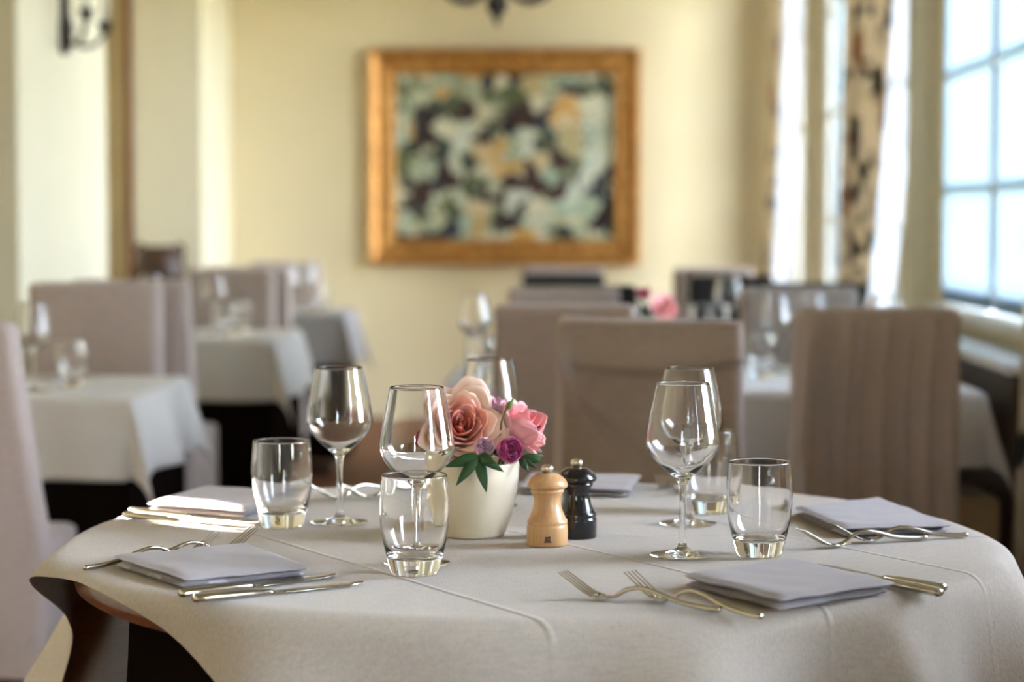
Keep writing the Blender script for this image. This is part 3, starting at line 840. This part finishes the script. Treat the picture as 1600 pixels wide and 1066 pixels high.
# ------------------------------------------------------------------ glassware
def glass_prof(outer, inner): return outer + inner[::-1]
def make_wine():
    r_ = thing('wine_glass', 'x', 'wine glass', (0, 0, 0), 0, 'wine glasses')
    lathe('foot', [(0, 0.0005)] + spline([(0.0385, 0.0005), (0.0398, 0.0012), (0.0395, 0.0022), (0.028, 0.0042), (0.014, 0.0066), (0.0068, 0.0105), (0.0050, 0.0155)], 5) + [(0, 0.0155)], 'crystal', r_, 56)
    lathe('stem', [(0, 0.0156)] + spline([(0.0050, 0.0156), (0.0042, 0.03), (0.0039, 0.055), (0.0043, 0.078), (0.0056, 0.0895)], 5) + [(0, 0.0895)], 'crystal', r_, 40)
    out = spline([(0.0057, 0.0896), (0.0085, 0.0945), (0.0150, 0.1005), (0.0285, 0.1125), (0.0405, 0.1260), (0.0456, 0.1375), (0.0455, 0.1460), (0.0425, 0.1660), (0.0375, 0.1920), (0.0328, 0.2143)], 7)
    inn = spline([(0.0, 0.1005), (0.0060, 0.1010), (0.0145, 0.1055), (0.0275, 0.1150), (0.0392, 0.1275), (0.0443, 0.1380), (0.0443, 0.1460), (0.0414, 0.1660), (0.0364, 0.1920), (0.0318, 0.2143)], 7)
    lathe('bowl', [(0, 0.0896)] + out + [(0.0324, 0.2150)] + inn[::-1], 'crystal', r_, 64)
    return r_
def make_tumbler():
    out = spline([(0.0275, 0.0012), (0.0295, 0.006), (0.0335, 0.022), (0.0385, 0.045), (0.0412, 0.068), (0.0412, 0.085), (0.0398, 0.104), (0.0386, 0.1172)], 6)
    inn = spline([(0.0, 0.0190), (0.016, 0.0195), (0.0275, 0.0240), (0.0350, 0.042), (0.0392, 0.066), (0.0396, 0.085), (0.0383, 0.104), (0.0373, 0.1172)], 6)
    o = lathe('tumbler', [(0, 0.0004), (0.0262, 0.0004)] + out + [(0.0380, 0.1180)] + inn[::-1], 'crystal', None, 64)
    return tag(o, 'x', 'tumbler', 'water tumblers')
w0, t0 = make_wine(), make_tumbler()
usedw, usedt = [False], [False]
def wine(label, pos, rz=0.0):
    if not usedw[0]: usedw[0] = True; w0.location = pos; w0['label'] = label; return w0
    return copy_tree(w0, label, pos, rz)
def tumbler(label, pos, rz=0.0):
    if not usedt[0]: usedt[0] = True; t0.location = pos; t0['label'] = label; return t0
    return copy_tree(t0, label, pos, rz)
def T(px, py, z=ZT): return P(px, py, z)
wine('empty wine glass standing behind the left-hand tumbler', T(531, 817))
wine('empty wine glass directly behind the front tumbler, beside the flower pot', T(652, 881))
wine('empty wine glass in front on the right, beside the right-hand tumbler', T(1066, 868))
wine('empty wine glass partly behind the right-hand wine glass', T(1076, 819))
wine('empty wine glass rising behind the roses', T(765, 791))
tumbler('empty tumbler at the left, beside the sunlit napkin', T(441, 823))
tumbler('empty tumbler in front, before the flower pot', T(648, 897))
tumbler('empty tumbler at the right, between wine glass and lilac napkin', T(1186, 868))
tumbler('empty tumbler half hidden behind the right-hand wine glass', T(1107, 801))
ZS = 0.7515
wine('blurred wine glass on the nearest left table', P(52, 612, ZS)); tumbler('blurred tumbler on the nearest left table', P(113, 606, ZS))
wine('blurred wine glass on the middle left table in front of the pinkish chair', P(334, 522, ZS)); tumbler('blurred tumbler on the middle left table, right one', P(375, 521, ZS)); tumbler('blurred tumbler on the middle left table, left one', P(356, 525, ZS))
wine('wine glass peeking above the grey-brown chair on the left', P(235, 519, ZS))
wine('blurred wine glass on the farthest left table, right one', P(478, 487, ZS)); wine('blurred wine glass on the farthest left table, left one', P(450, 488, ZS)); tumbler('blurred tumbler on the farthest left table', P(502, 487, ZS))
wine('blurred wine glass at the left end of the long table', P(742, 583, ZS)); tumbler('blurred tumbler at the left end of the long table', P(752, 598, ZS))
wine('blurred wine glass on the long table left of the grey folded chair', P(1212, 582, ZS)); tumbler('blurred tumbler on the long table left of the grey folded chair', P(1188, 592, ZS))
wine('wine glass whose rim shows above the grey folded chair, left one', P(1267, 580, ZS)); wine('wine glass whose rim shows above the grey folded chair, right one', P(1380, 584, ZS))
wine('blurred wine glass in front of the black chair by the window', P(1137, 528, ZS)); tumbler('blurred tumbler in front of the black chair by the window', P(1095, 528, ZS))

# ------------------------------------------------------------------ napkins
def napkin(label, q, h=0.015, layers=3, seed=0.0, z0=ZT):
    """q: four corner pixels on the table plane, in order; fold is at the q0-q1 edge"""
    c4 = [P(a, b_, z0) for a, b_ in q]
    ce = sum(c4, Vector()) / 4
    r = [c_ - ce for c_ in c4]
    bm = bmesh.new()
    n = 30
    def quad(u, v): return (r[0] * (1 - u) + r[1] * u) * (1 - v) + (r[3] * (1 - u) + r[2] * u) * v
    lh = h / layers
    for L in range(layers):
        zb = L * lh + 0.0004
        shr = 0.0 + 0.022 * (layers - 1 - L)
        vt = {}
        for side in (0, 1):
            for i in range(n + 1):
                for j in range(n + 1):
                    u, v = i / n, j / n
                    # rounded edge of each folded layer
                    edge = min(u, 1 - u, v, 1 - v)
                    uu = shr + u * (1 - 2 * shr) if L < layers - 1 else u
                    vv = v * (1 - shr) if L < layers - 1 else v
                    p = quad(uu, vv)
                    t = min(1.0, edge * 11)
                    half = lh * 0.47 * math.sqrt(max(0, 1 - (1 - t) ** 2)) if t < 1 else lh * 0.47
                    zc = zb + lh * 0.5
                    wob = 0.0009 * nz3(p.x * 22 + seed, p.y * 22, L * 3.0) * (L + 1) + 0.0015 * (1 - v) * (L / layers)
                    zz = zc + (half if side else -half) + (wob if L or side else max(0, wob))
                    vt[(side, i, j)] = bm.verts.new((p.x, p.y, max(0.0003, zz)))
        for side in (0, 1):
            for i in range(n):
                for j in range(n):
                    f_ = [vt[(side, i, j)], vt[(side, i + 1, j)], vt[(side, i + 1, j + 1)], vt[(side, i, j + 1)]]
                    bm.faces.new(f_ if side else f_[::-1])
        for k in range(n):
            for (A, B) in (((k, 0), (k + 1, 0)), ((k, n), (k + 1, n)), ((0, k), (0, k + 1)), ((n, k), (n, k + 1))):
                bm.faces.new([vt[(0, *A)], vt[(0, *B)], vt[(1, *B)], vt[(1, *A)]])
    o = bm_obj('napkin', bm, 'napkin_linen', None, True, (ce.x, ce.y, z0))
    return tag(o, label, 'napkin', 'folded napkins on the round table')
napkin('folded lilac-grey napkin at the front left, between forks and knives', [(176, 888), (289, 924), (487, 905), (388, 868)], 0.017, 2, 1.0)
napkin('folded taupe napkin at the front right beside two forks', [(1066, 920), (1222, 960), (1400, 930), (1232, 892)], 0.018, 2, 2.0)
napkin('folded lilac napkin at the right edge of the round table', [(1240, 808), (1318, 842), (1492, 836), (1372, 792)], 0.016, 2, 3.0)
napkin('sunlit napkin at the back left edge of the round table', [(230, 799), (385, 812), (478, 781), (322, 771)], 0.014, 2, 4.0)
napkin('folded napkin at the back behind the pepper mills', [(808, 774), (986, 779), (1003, 754), (828, 750)], 0.014, 2, 5.0)

# ------------------------------------------------------------------ cutlery
def make_fork():
    r_ = thing('fork', 'x', 'fork', (0, 0, 0), 0, 'forks')
    ctrl = [(0.0, 0, .0042), (0.018, 0, .0040), (0.05, 0, .0075), (0.08, 0, .0155), (0.098, 0, .0178), (0.115, 0, .0140), (0.128, 0, .0065), (0.139, 0, .0028)]
    pts = spline(ctrl, 5)
    n = len(pts); rad = []
    for i in range(n):
        s = i / (n - 1)
        wv = 0.0042 - 0.0016 * min(1, s / 0.55) if s < 0.7 else 0.0026 + 0.0065 * ((s - 0.7) / 0.3) ** 1.6
        hv = 0.0036 - 0.0012 * min(1, s / 0.55) if s < 0.8 else 0.0024 - 0.0012 * (s - 0.8) / 0.2
        rad.append((wv, hv))
    rad[0] = (0.0028, 0.0024)
    tube('handle', pts, rad, 'steel', r_, 12)
    head = [(0.137, .0026), (0.148, .0032), (0.156, .0050)]
    vs, fs = [], []
    ws = [0.0088, 0.0108, 0.0108]
    for (x, z), w_ in zip(head, ws):
        for zz in (0.0007, -0.0007):
            for k in range(5):
                yy = -w_ + 2 * w_ * k / 4; vs.append((x, yy, z + zz + 0.0009 * (yy / w_) ** 2))
    for i in range(2):
        for k in range(4):
            a = i * 10 + k; fs.append((a, a + 1, a + 11, a + 10)); b_ = a + 5; fs.append((b_ + 1, b_, b_ + 10, b_ + 11))
        fs.append((i * 10, i * 10 + 10, i * 10 + 15, i * 10 + 5)); fs.append((i * 10 + 4, i * 10 + 9, i * 10 + 19, i * 10 + 14))
    fs.append((0, 5, 6, 7, 8, 9, 4, 3, 2, 1)); fs.append((20, 21, 22, 23, 24, 29, 28, 27, 26, 25))
    mesh_obj('head', vs, fs, 'steel', r_, True)
    for k in range(4):
        yy = -0.0090 + 0.0060 * k
        tp = spline([(0.154, yy, .0046), (0.166, yy, .0095), (0.180, yy, .0175), (0.197, yy * 0.97, .0270)], 5)
        tube('tine', tp, [0.0014 - 0.0007 * (i / (len(tp) - 1)) for i in range(len(tp))], 'steel', r_, 7)
    return r_
def make_knife():
    r_ = thing('table_knife', 'x', 'knife', (0, 0, 0), 0, 'table knives')
    pts = [(0, 0, .0052), (0.003, 0, .0052), (0.03, 0, .005), (0.07, 0, .0044), (0.092, 0, .0036), (0.097, 0, .003)]
    tube('handle', pts, [(0.0062, 0.0040), (0.0075, 0.0048), (0.0070, 0.0045), (0.0060, 0.0038), (0.0052, 0.0031), (0.0040, 0.0024)], 'steel', r_, 14)
    L = [(0.0965, -.004, .004), (0.11, -.0075, .0042), (0.15, -.0100, .0044), (0.19, -.0100, .0042), (0.208, -.0060, .0032), (0.2150, 0.0015, .0022)]
    vs, fs = [], []
    for x, a, b_ in L:
        vs += [(x, a, .0020), (x, b_, .0020), (x, b_, .0036), (x, (a + b_) / 2, .0034), (x, a, .0026)]
    for i in range(len(L) - 1):
        for k in range(5):
            k2 = (k + 1) % 5; fs.append((i * 5 + k, i * 5 + k2, i * 5 + 5 + k2, i * 5 + 5 + k))
    fs.append((4, 3, 2, 1, 0)); n = (len(L) - 1) * 5; fs.append((n, n + 1, n + 2, n + 3, n + 4))
    mesh_obj('blade', vs, fs, 'steel', r_, True)
    return r_
f0, k0 = make_fork(), make_knife()
uf, uk = [False], [False]
def lay(src, used, label, end, tip, z=ZT):
    a, b_ = P(*end, z), P(*tip, z)
    rz = math.atan2(b_.y - a.y, b_.x - a.x)
    if not used[0]:
        used[0] = True; src.location = a; src.rotation_euler = (0, 0, rz); src['label'] = label; return src
    return copy_tree(src, label, a, rz)
# front right
lay(f0, uf, 'curved steel fork front right, left of the pair', (1126, 959), (985, 943))
lay(f0, uf, 'curved steel fork front right, right of the pair beside the taupe napkin', (1190, 970), (1022, 938))
lay(k0, uk, 'steel table knife behind the taupe napkin, front one', (1468, 934), (1248, 886))
lay(k0, uk, 'steel table knife behind the taupe napkin, back one', (1474, 926), (1256, 881))
# front left
lay(f0, uf, 'steel fork running under the lilac-grey napkin, its handle end sticking out left', (131, 893), (318, 868))
lay(f0, uf, 'steel fork behind the lilac-grey napkin, tines nearest the left tumbler', (196, 884), (360, 862))
lay(k0, uk, 'steel table knife in front of the lilac-grey napkin, outer one', (303, 943), (578, 912))
lay(k0, uk, 'steel table knife touching the lilac-grey napkin, inner one', (282, 935), (583, 893))
# back left
lay(k0, uk, 'steel table knife before the sunlit napkin, front one', (195, 810), (404, 829))
lay(k0, uk, 'steel table knife before the sunlit napkin, back one', (204, 803), (420, 819))
# on the nearest left table
lay(k0, uk, 'blurred table knife on the nearest left table, left of the tumbler', (26, 594), (88, 593), ZS)
# right
lay(f0, uf, 'steel fork at the right, front one before the lilac napkin', (1448, 844), (1300, 856))
lay(f0, uf, 'steel fork at the right whose handle reaches farthest right', (1512, 840), (1352, 848))
# back
lay(f0, uf, 'blurred fork at the back behind the left wine glass, left one', (648, 768), (520, 781))
lay(f0, uf, 'blurred fork at the back behind the left wine glass, right one', (700, 768), (573, 780))
lay(f0, uf, 'blurred fork at the back right with tines towards the camera, left one', (1070, 748), (1037, 769))
lay(f0, uf, 'blurred fork at the back right with tines towards the camera, right one', (1094, 754), (1060, 776))

# ------------------------------------------------------------------ pepper and salt mills
def mill(label, px, py, m):
    t = thing('pepper_mill', label, 'mill', T(px, py), 0, 'turned wooden mills')
    base = [(0, 0.0), (0.0255, 0.0), (0.0264, 0.0012), (0.0264, 0.0235), (0.0262, 0.0255), (0.0252, 0.0262), (0.0257, 0.0275), (0.0262, 0.030), (0.0255, 0.0325), (0.0240, 0.0340),
            (0.0218, 0.0390), (0.0192, 0.0450), (0.0178, 0.0510), (0.0172, 0.0560), (0.0174, 0.0600), (0.0186, 0.0640), (0.0206, 0.0675), (0.0213, 0.0685), (0.0214, 0.0730), (0, 0.0730)]
    lathe('body', base, m, t, 48)
    head = [(0, 0.0732), (0.0235, 0.0732), (0.0256, 0.0745), (0.0262, 0.0770), (0.0256, 0.0800), (0.0235, 0.0838), (0.0200, 0.0872), (0.0170, 0.0890), (0.0160, 0.0900), (0.0110, 0.0918), (0.0062, 0.0925), (0, 0.0925)]
    lathe('head', head, m, t, 48)
    kn = lathe('knob', [(0, 0.0924), (0.0050, 0.0926), (0.0062, 0.0940), (0.0078, 0.0960), (0.0080, 0.0990), (0.0070, 0.1015), (0.0045, 0.1028), (0, 0.1030)], 'brass_nickel', t, 28)
    return t
m1 = mill('pale beech pepper mill with a burnt-in mark, beside the flower pot', 855, 851, 'beech')
mill('black lacquered mill just behind the pale beech mill', 901, 839, 'black_lacquer')
# small burnt-in maker's mark: an animal figure over a stepped base
bm = bmesh.new()
def mk(x0, x1, z0, z1):
    # follows the curved side of the mill
    R_ = 0.02645
    n_ = 3
    for k in range(n_):
        xa, xb = x0 + (x1 - x0) * k / n_, x0 + (x1 - x0) * (k + 1) / n_
        pts = []
        for rr_ in (R_ - .0002, R_ + .00012):
            for x_ in (xa, xb):
                for z_ in (z0, z1): pts.append(bm.verts.new((rr_ * math.sin(x_ / R_), -rr_ * math.cos(x_ / R_), z_)))
        a0, a1, a2, a3, b0, b1, b2, b3 = pts
        for f_ in ((b0, b2, b3, b1), (a0, a1, a3, a2), (a0, a2, b2, b0), (a1, b1, b3, a3), (a0, b0, b1, a1), (a2, a3, b3, b2)): bm.faces.new(f_)
mk(-0.0040, 0.0060, 0.0060, 0.0070); mk(-0.0030, 0.0050, 0.0075, 0.0088); mk(-0.0022, 0.0042, 0.0092, 0.0102)
mk(-0.0026, -0.0012, 0.0104, 0.0132); mk(-0.0006, 0.0008, 0.0106, 0.0128); mk(0.0014, 0.0026, 0.0104, 0.0126); mk(0.0028, 0.0046, 0.0114, 0.0140); mk(-0.0026, 0.0030, 0.0122, 0.0134); mk(0.0034, 0.0044, 0.0104, 0.0116)
bm_obj('burnt_mark', bm, 'burnt_mark', m1)

# ------------------------------------------------------------------ flower pot and flowers
VP = T(739, 836)
pot = thing('flower_pot', 'glossy cream ceramic flower pot in the middle of the round table', 'flower pot', VP)
lathe('body', [(0, 0), (0.0395, 0), (0.0415, 0.0015)] + spline([(0.0430, 0.004), (0.0510, 0.025), (0.0572, 0.052), (0.0606, 0.078), (0.0614, 0.096)], 6) + [(0.0610, 0.0985), (0.0592, 0.0985), (0.0575, 0.098), (0.0540, 0.055), (0.0430, 0.012), (0, 0.010)], 'cream_ceramic', pot, 64)
lathe('flower_foam', [(0, 0.02), (0.0435, 0.02), (0.055, 0.078), (0.052, 0.086), (0, 0.092)], 'moss', pot, 32)

def petal(parent, m, ang, r0, h, wid, opn, lip, z0=0.0, seed=0.0, nu=8, nv=9):
    def fn(u, v):
        s = (u - 0.5) * 2
        wv = math.sin(PI * (0.12 + 0.80 * v) ) ** 0.55
        a = ang + s * wid * wv
        vv = v * (1 - 0.16 * abs(s) ** 2.5)
        r_ = r0 * (0.35 + 0.65 * min(1, v * 2.2) ** 0.7) + opn * h * vv ** 1.6 + lip * h * max(0, vv - 0.72) * 2.2
        z = z0 + h * (vv - lip * 1.3 * max(0, vv - 0.70) ** 1.4)
        k = 1 + 0.10 * nz3(s * 1.5 + seed, v * 2, ang) * v
        if abs(s) > .6: r_ *= 1 + 0.08 * (abs(s) - .6) * v
        return (r_ * k * math.cos(a), r_ * k * math.sin(a), z + 0.03 * h * nz3(s * 2, v * 3, seed + ang))
    o = grid('petal', fn, nu, nv, m, parent, 0.0006)
    return o
def orient(o, axis):
    o.rotation_mode = 'QUATERNION'; o.rotation_quaternion = Vector(axis).normalized().to_track_quat('Z', 'Y')
def flower(name, label, center, axis, R_, H_, rings, stem_to, cat='rose', cup='stem_green'):
    """rings: list of (count, r0, h, width, open, lip, material)"""
    ax = Vector(axis).normalized()
    base = Vector(center) - ax * H_ * 0.55
    t = thing(name, label, cat, base, 0, 'flowers in the cream pot')
    orient(t, ax)
    a = random.random() * 6
    for (cnt, r0, h, wd, opn, lip, m) in rings:
        for k in range(cnt):
            petal(t, m, a + 2 * PI * k / cnt + random.uniform(-.15, .15), r0 * R_, h * H_ * random.uniform(.95, 1.05), wd, opn, lip, 0.0, random.random() * 9)
        a += 2.4
    lathe('sepal_cup', [(0, -0.006), (0.004, -0.005), (R_ * 0.30, 0.001), (R_ * 0.42, H_ * 0.16), (0, H_ * 0.12)], cup, t, 14)
    q = t.rotation_quaternion.inverted()
    e = q @ (Vector(stem_to) - base)
    pts = spline([(0, 0, -0.003), (0, 0, -0.018), tuple(Vector((0, 0, -0.02)) * .4 + e * 0.6), tuple(e)], 5)
    tube('stem', pts, 0.0022, 'stem_green', t, 7)
    return t
VC = VP + Vector((0, 0, 0.05))
def FP(px, py, dy): return D(px, py, VP.y + dy)
rose_rings = [(3, .10, .92, 1.3, .00, .00, 'rose_peach_inner'), (3, .22, .96, 1.1, .03, .00, 'rose_peach_inner'), (4, .36, .98, .95, .06, .02, 'rose_peach_inner'), (4, .50, .98, .9, .10, .06, 'rose_peach'),
              (5, .62, .95, .85, .18, .10, 'rose_peach'), (5, .74, .90, .85, .30, .18, 'rose_peach_outer'), (5, .84, .84, .85, .48, .24, 'rose_peach_outer'), (5, .88, .74, .85, .78, .28, 'rose_peach_outer')]
flower('rose', 'big open peach rose, largest bloom in the cream pot', FP(722, 664, -0.022), (0.12, -1.0, 0.42), 0.036, 0.046, rose_rings, VC + Vector((-.02, 0, 0)))
pink_rings = [(3, .12, .98, 1.3, .00, .0, 'rose_pink'), (3, .40, 1.0, 1.3, .00, .0, 'rose_pink'), (3, .68, 1.0, 1.3, .03, .02, 'rose_pink'), (3, .90, .96, 1.25, .06, .06, 'rose_pink_pale'), (3, 1.0, .90, 1.1, .16, .14, 'rose_pink_pale')]
flower('rose', 'pink half-open rose on the right of the cream pot', FP(815, 662, 0.0), (0.55, -0.25, 0.85), 0.026, 0.050, pink_rings, VC + Vector((.025, 0, 0)))
flower('rose', 'mauve pink rosebud behind, between the two roses', FP(774, 640, 0.02), (0.05, -0.2, 1.0), 0.016, 0.034,
       [(3, .2, .98, 1.3, .0, .0, 'petal_mauve'), (4, .5, 1.0, 1.0, .04, .02, 'petal_mauve'), (4, .8, .95, .9, .10, .08, 'petal_mauve_pale'), (4, 1.0, .85, .9, .18, .14, 'petal_mauve_pale')], VC + Vector((0, .015, 0)))
ran = lambda a, b_: [(3, .12, .72, 1.3, .0, .0, b_), (4, .3, .80, 1.2, .0, -.02, a), (5, .48, .86, 1.1, .0, -.03, b_), (5, .66, .88, 1.0, .0, -.04, a), (6, .84, .88, .95, .0, -.05, a), (6, 1.0, .84, .9, -.02, -.06, b_)]
flower('ranunculus', 'small round pale mauve ranunculus under the big rose', FP(757, 699, -0.052), (0.15, -1.0, 0.15), 0.0128, 0.020, ran('petal_mauve_pale', 'petal_mauve'), VC + Vector((0, -.02, 0)), 'ranunculus')
flower('ranunculus', 'round magenta ranunculus at the rim of the cream pot', FP(797, 703, -0.048), (0.30, -1.0, 0.15), 0.0165, 0.026, ran('petal_magenta', 'petal_magenta_light'), VC + Vector((.02, -.02, 0)), 'ranunculus')
flower('rose', 'small pale pink bud lowest on the right of the cream pot', FP(835, 692, -0.015), (1.0, -0.3, -0.1), 0.0125, 0.030,
       [(3, .3, 1.0, 1.2, .0, .0, 'rose_pink_pale'), (3, .7, .95, 1.1, .05, .05, 'rose_pink_pale'), (3, 1.0, .85, 1.0, .12, .10, 'rose_pink_pale')], VC + Vector((.03, 0, 0)))
flower('ranunculus', 'dark crimson ranunculus at the left of the cream pot, seen through the wine glass', FP(662, 690, 0.0), (-0.7, -0.6, 0.3), 0.0135, 0.022, ran('petal_magenta', 'petal_crimson'), VC + Vector((-.03, 0, 0)), 'ranunculus')

def leaf(parent, p0, p1, wid, sag, m='leaf_green'):
    p0, p1 = Vector(p0), Vector(p1)
    ax = (p1 - p0); L = ax.length
    side = ax.cross(Vector((0.0, -1, 0.15))).normalized(); up = side.cross(ax).normalized()
    def fn(u, v):
        s = (u - .5) * 2
        wv = wid * (math.sin(PI * min(1, v) ** 0.75) ** 0.9) * (1 - v * .2)
        return p0 + ax * v + side * (s * wv) + up * (sag * math.sin(PI * v) - abs(s) * wv * 0.22)
    return grid('leaf', fn, 6, 10, m, parent, 0.0005)
def sprig(label, base, leaves):
    """base in world, leaves: list of (px,py,dy,width)"""
    t = thing('leaf_sprig', label, 'leaves', base, 0, 'green leaves in the cream pot')
    b_ = Vector(base)
    tube('stem', [tuple(VC + Vector((0, 0, 0.02)) - b_), (0, 0, 0.0)], 0.0016, 'stem_green', t, 6)
    for (px, py, dy, wd) in leaves:
        tip = FP(px, py, dy) - b_
        leaf(t, (0, 0, 0), tip, wd, 0.004)
    return t
sprig('dark green pointed leaves hanging over the front of the cream pot', FP(748, 712, -0.064), [(712, 760, -0.074, .0075), (760, 770, -0.074, .0085), (788, 738, -0.070, .0065), (694, 730, -0.068, .008), (775, 724, -0.078, .008)])
sprig('green leaves at the right rim of the cream pot', FP(812, 716, -0.03), [(848, 722, -0.03, .0055), (840, 732, -0.035, .004), (826, 738, -0.04, .005), (850, 712, -0.02, .005)])
sprig('dark leaves behind and between the blooms', FP(768, 690, 0.0), [(790, 668, -0.005, .006), (745, 640, 0.02, .006), (702, 622, 0.02, .005), (800, 690, -0.02, .008), (780, 715, -0.035, .009), (735, 715, -0.035, .009), (857, 663, 0.01, .003)])
bd = thing('flower_bud', 'small closed green bud standing between the roses', 'bud', FP(778, 690, -0.02), 0, 'green leaves in the cream pot')
e1 = FP(791, 640, -0.035) - FP(778, 690, -0.02)
tube('stem', spline([tuple(VC + Vector((.005, 0, .02)) - FP(778, 690, -0.02)), (0, 0, 0), tuple(e1 * .6 + Vector((-.002, 0, 0))), tuple(e1)], 5), 0.0013, 'stem_green', bd, 7)
bb_ = lathe('bud', [(0, 0), (0.002, 0.001), (0.0042, 0.005), (0.0036, 0.010), (0.0012, 0.016), (0, 0.018)], 'bud_green', bd, 14, tuple(e1))
bb_.rotation_mode = 'QUATERNION'; bb_.rotation_quaternion = Vector((0.55, 0, 0.8)).to_track_quat('Z', 'Y')

# flowers on the long table
fv = P(1022, 592, ZS)
p2 = thing('flower_pot', 'blurred cream flower pot on the long table behind the wrinkled chair', 'flower pot', fv)
lathe('body', [(0, 0), (0.04, 0), (0.05, 0.025), (0.058, 0.07), (0.06, 0.1), (0.056, 0.1), (0.05, 0.03), (0, 0.012)], 'cream_ceramic', p2, 32)
lathe('flower_foam', [(0, 0.02), (0.044, 0.02), (0.052, 0.086), (0, 0.092)], 'moss', p2, 20)
def F2(px, py): return D(px, py, fv.y)
simple = lambda a, b_: [(3, .3, .95, 1.2, .0, .0, a), (4, .6, .95, 1.0, .1, .05, a), (5, .9, .85, .9, .3, .15, b_)]
FG = 'blurred flowers on the long table'
for lab, px, py, ax, R_, H_, rg, cat in (('blurred pale pink rose on the long table', 1036, 481, (0.3, -.9, .4), 0.030, 0.04, simple('rose_pink_pale', 'rose_pink_pale'), 'rose'),
                                         ('blurred crimson flower on the long table', 1006, 460, (-.2, -.6, .8), 0.014, 0.028, simple('petal_crimson', 'petal_magenta'), 'flower')):
    f_ = flower('rose', lab, F2(px, py), ax, R_, H_, rg, fv + Vector((0, 0, .05)), cat); f_['group'] = FG
t = thing('leaf_sprig', 'blurred dark leaves on the long table', 'leaves', F2(1010, 492), 0, FG)
b_ = F2(1010, 492)
tube('stem', [tuple(fv + Vector((0, 0, .06)) - b_), (0, 0, 0)], 0.002, 'stem_green', t, 6)
for (px, py) in ((1000, 470), (1018, 476), (992, 488), (1026, 490)): leaf(t, (0, 0, 0), F2(px, py) - b_, 0.008, 0.004)
# radiator casing under the near window: dark front, pale ledge
rc = thing('radiator_casing', 'dark brown casing with a pale ledge under the near window', 'ledge', (1.16, 6.28, 0))
box('front_panel', -0.085, 0.088, -1.0, 1.06, 0.0, 0.785, 'dark_wood', rc, 0.004)
box('ledge_top', -0.10, 0.088, -1.02, 1.07, 0.785, 0.81, 'ledge_stone', rc, 0.005)
stl = thing('footstool', 'low tan upholstered stool under the right end of the long table', 'stool', (0.965, 5.42, 0))
box('seat_pad', -0.085, 0.085, -0.15, 0.15, 0.36, 0.48, 'stool_tan', stl, 0.012)
for sx in (-1, 1):
    for sy in (-1, 1): box('leg', sx * .065 - .015, sx * .065 + .015, sy * .125 - .015, sy * .125 + .015, 0, 0.362, 'dark_wood', stl, 0.003)
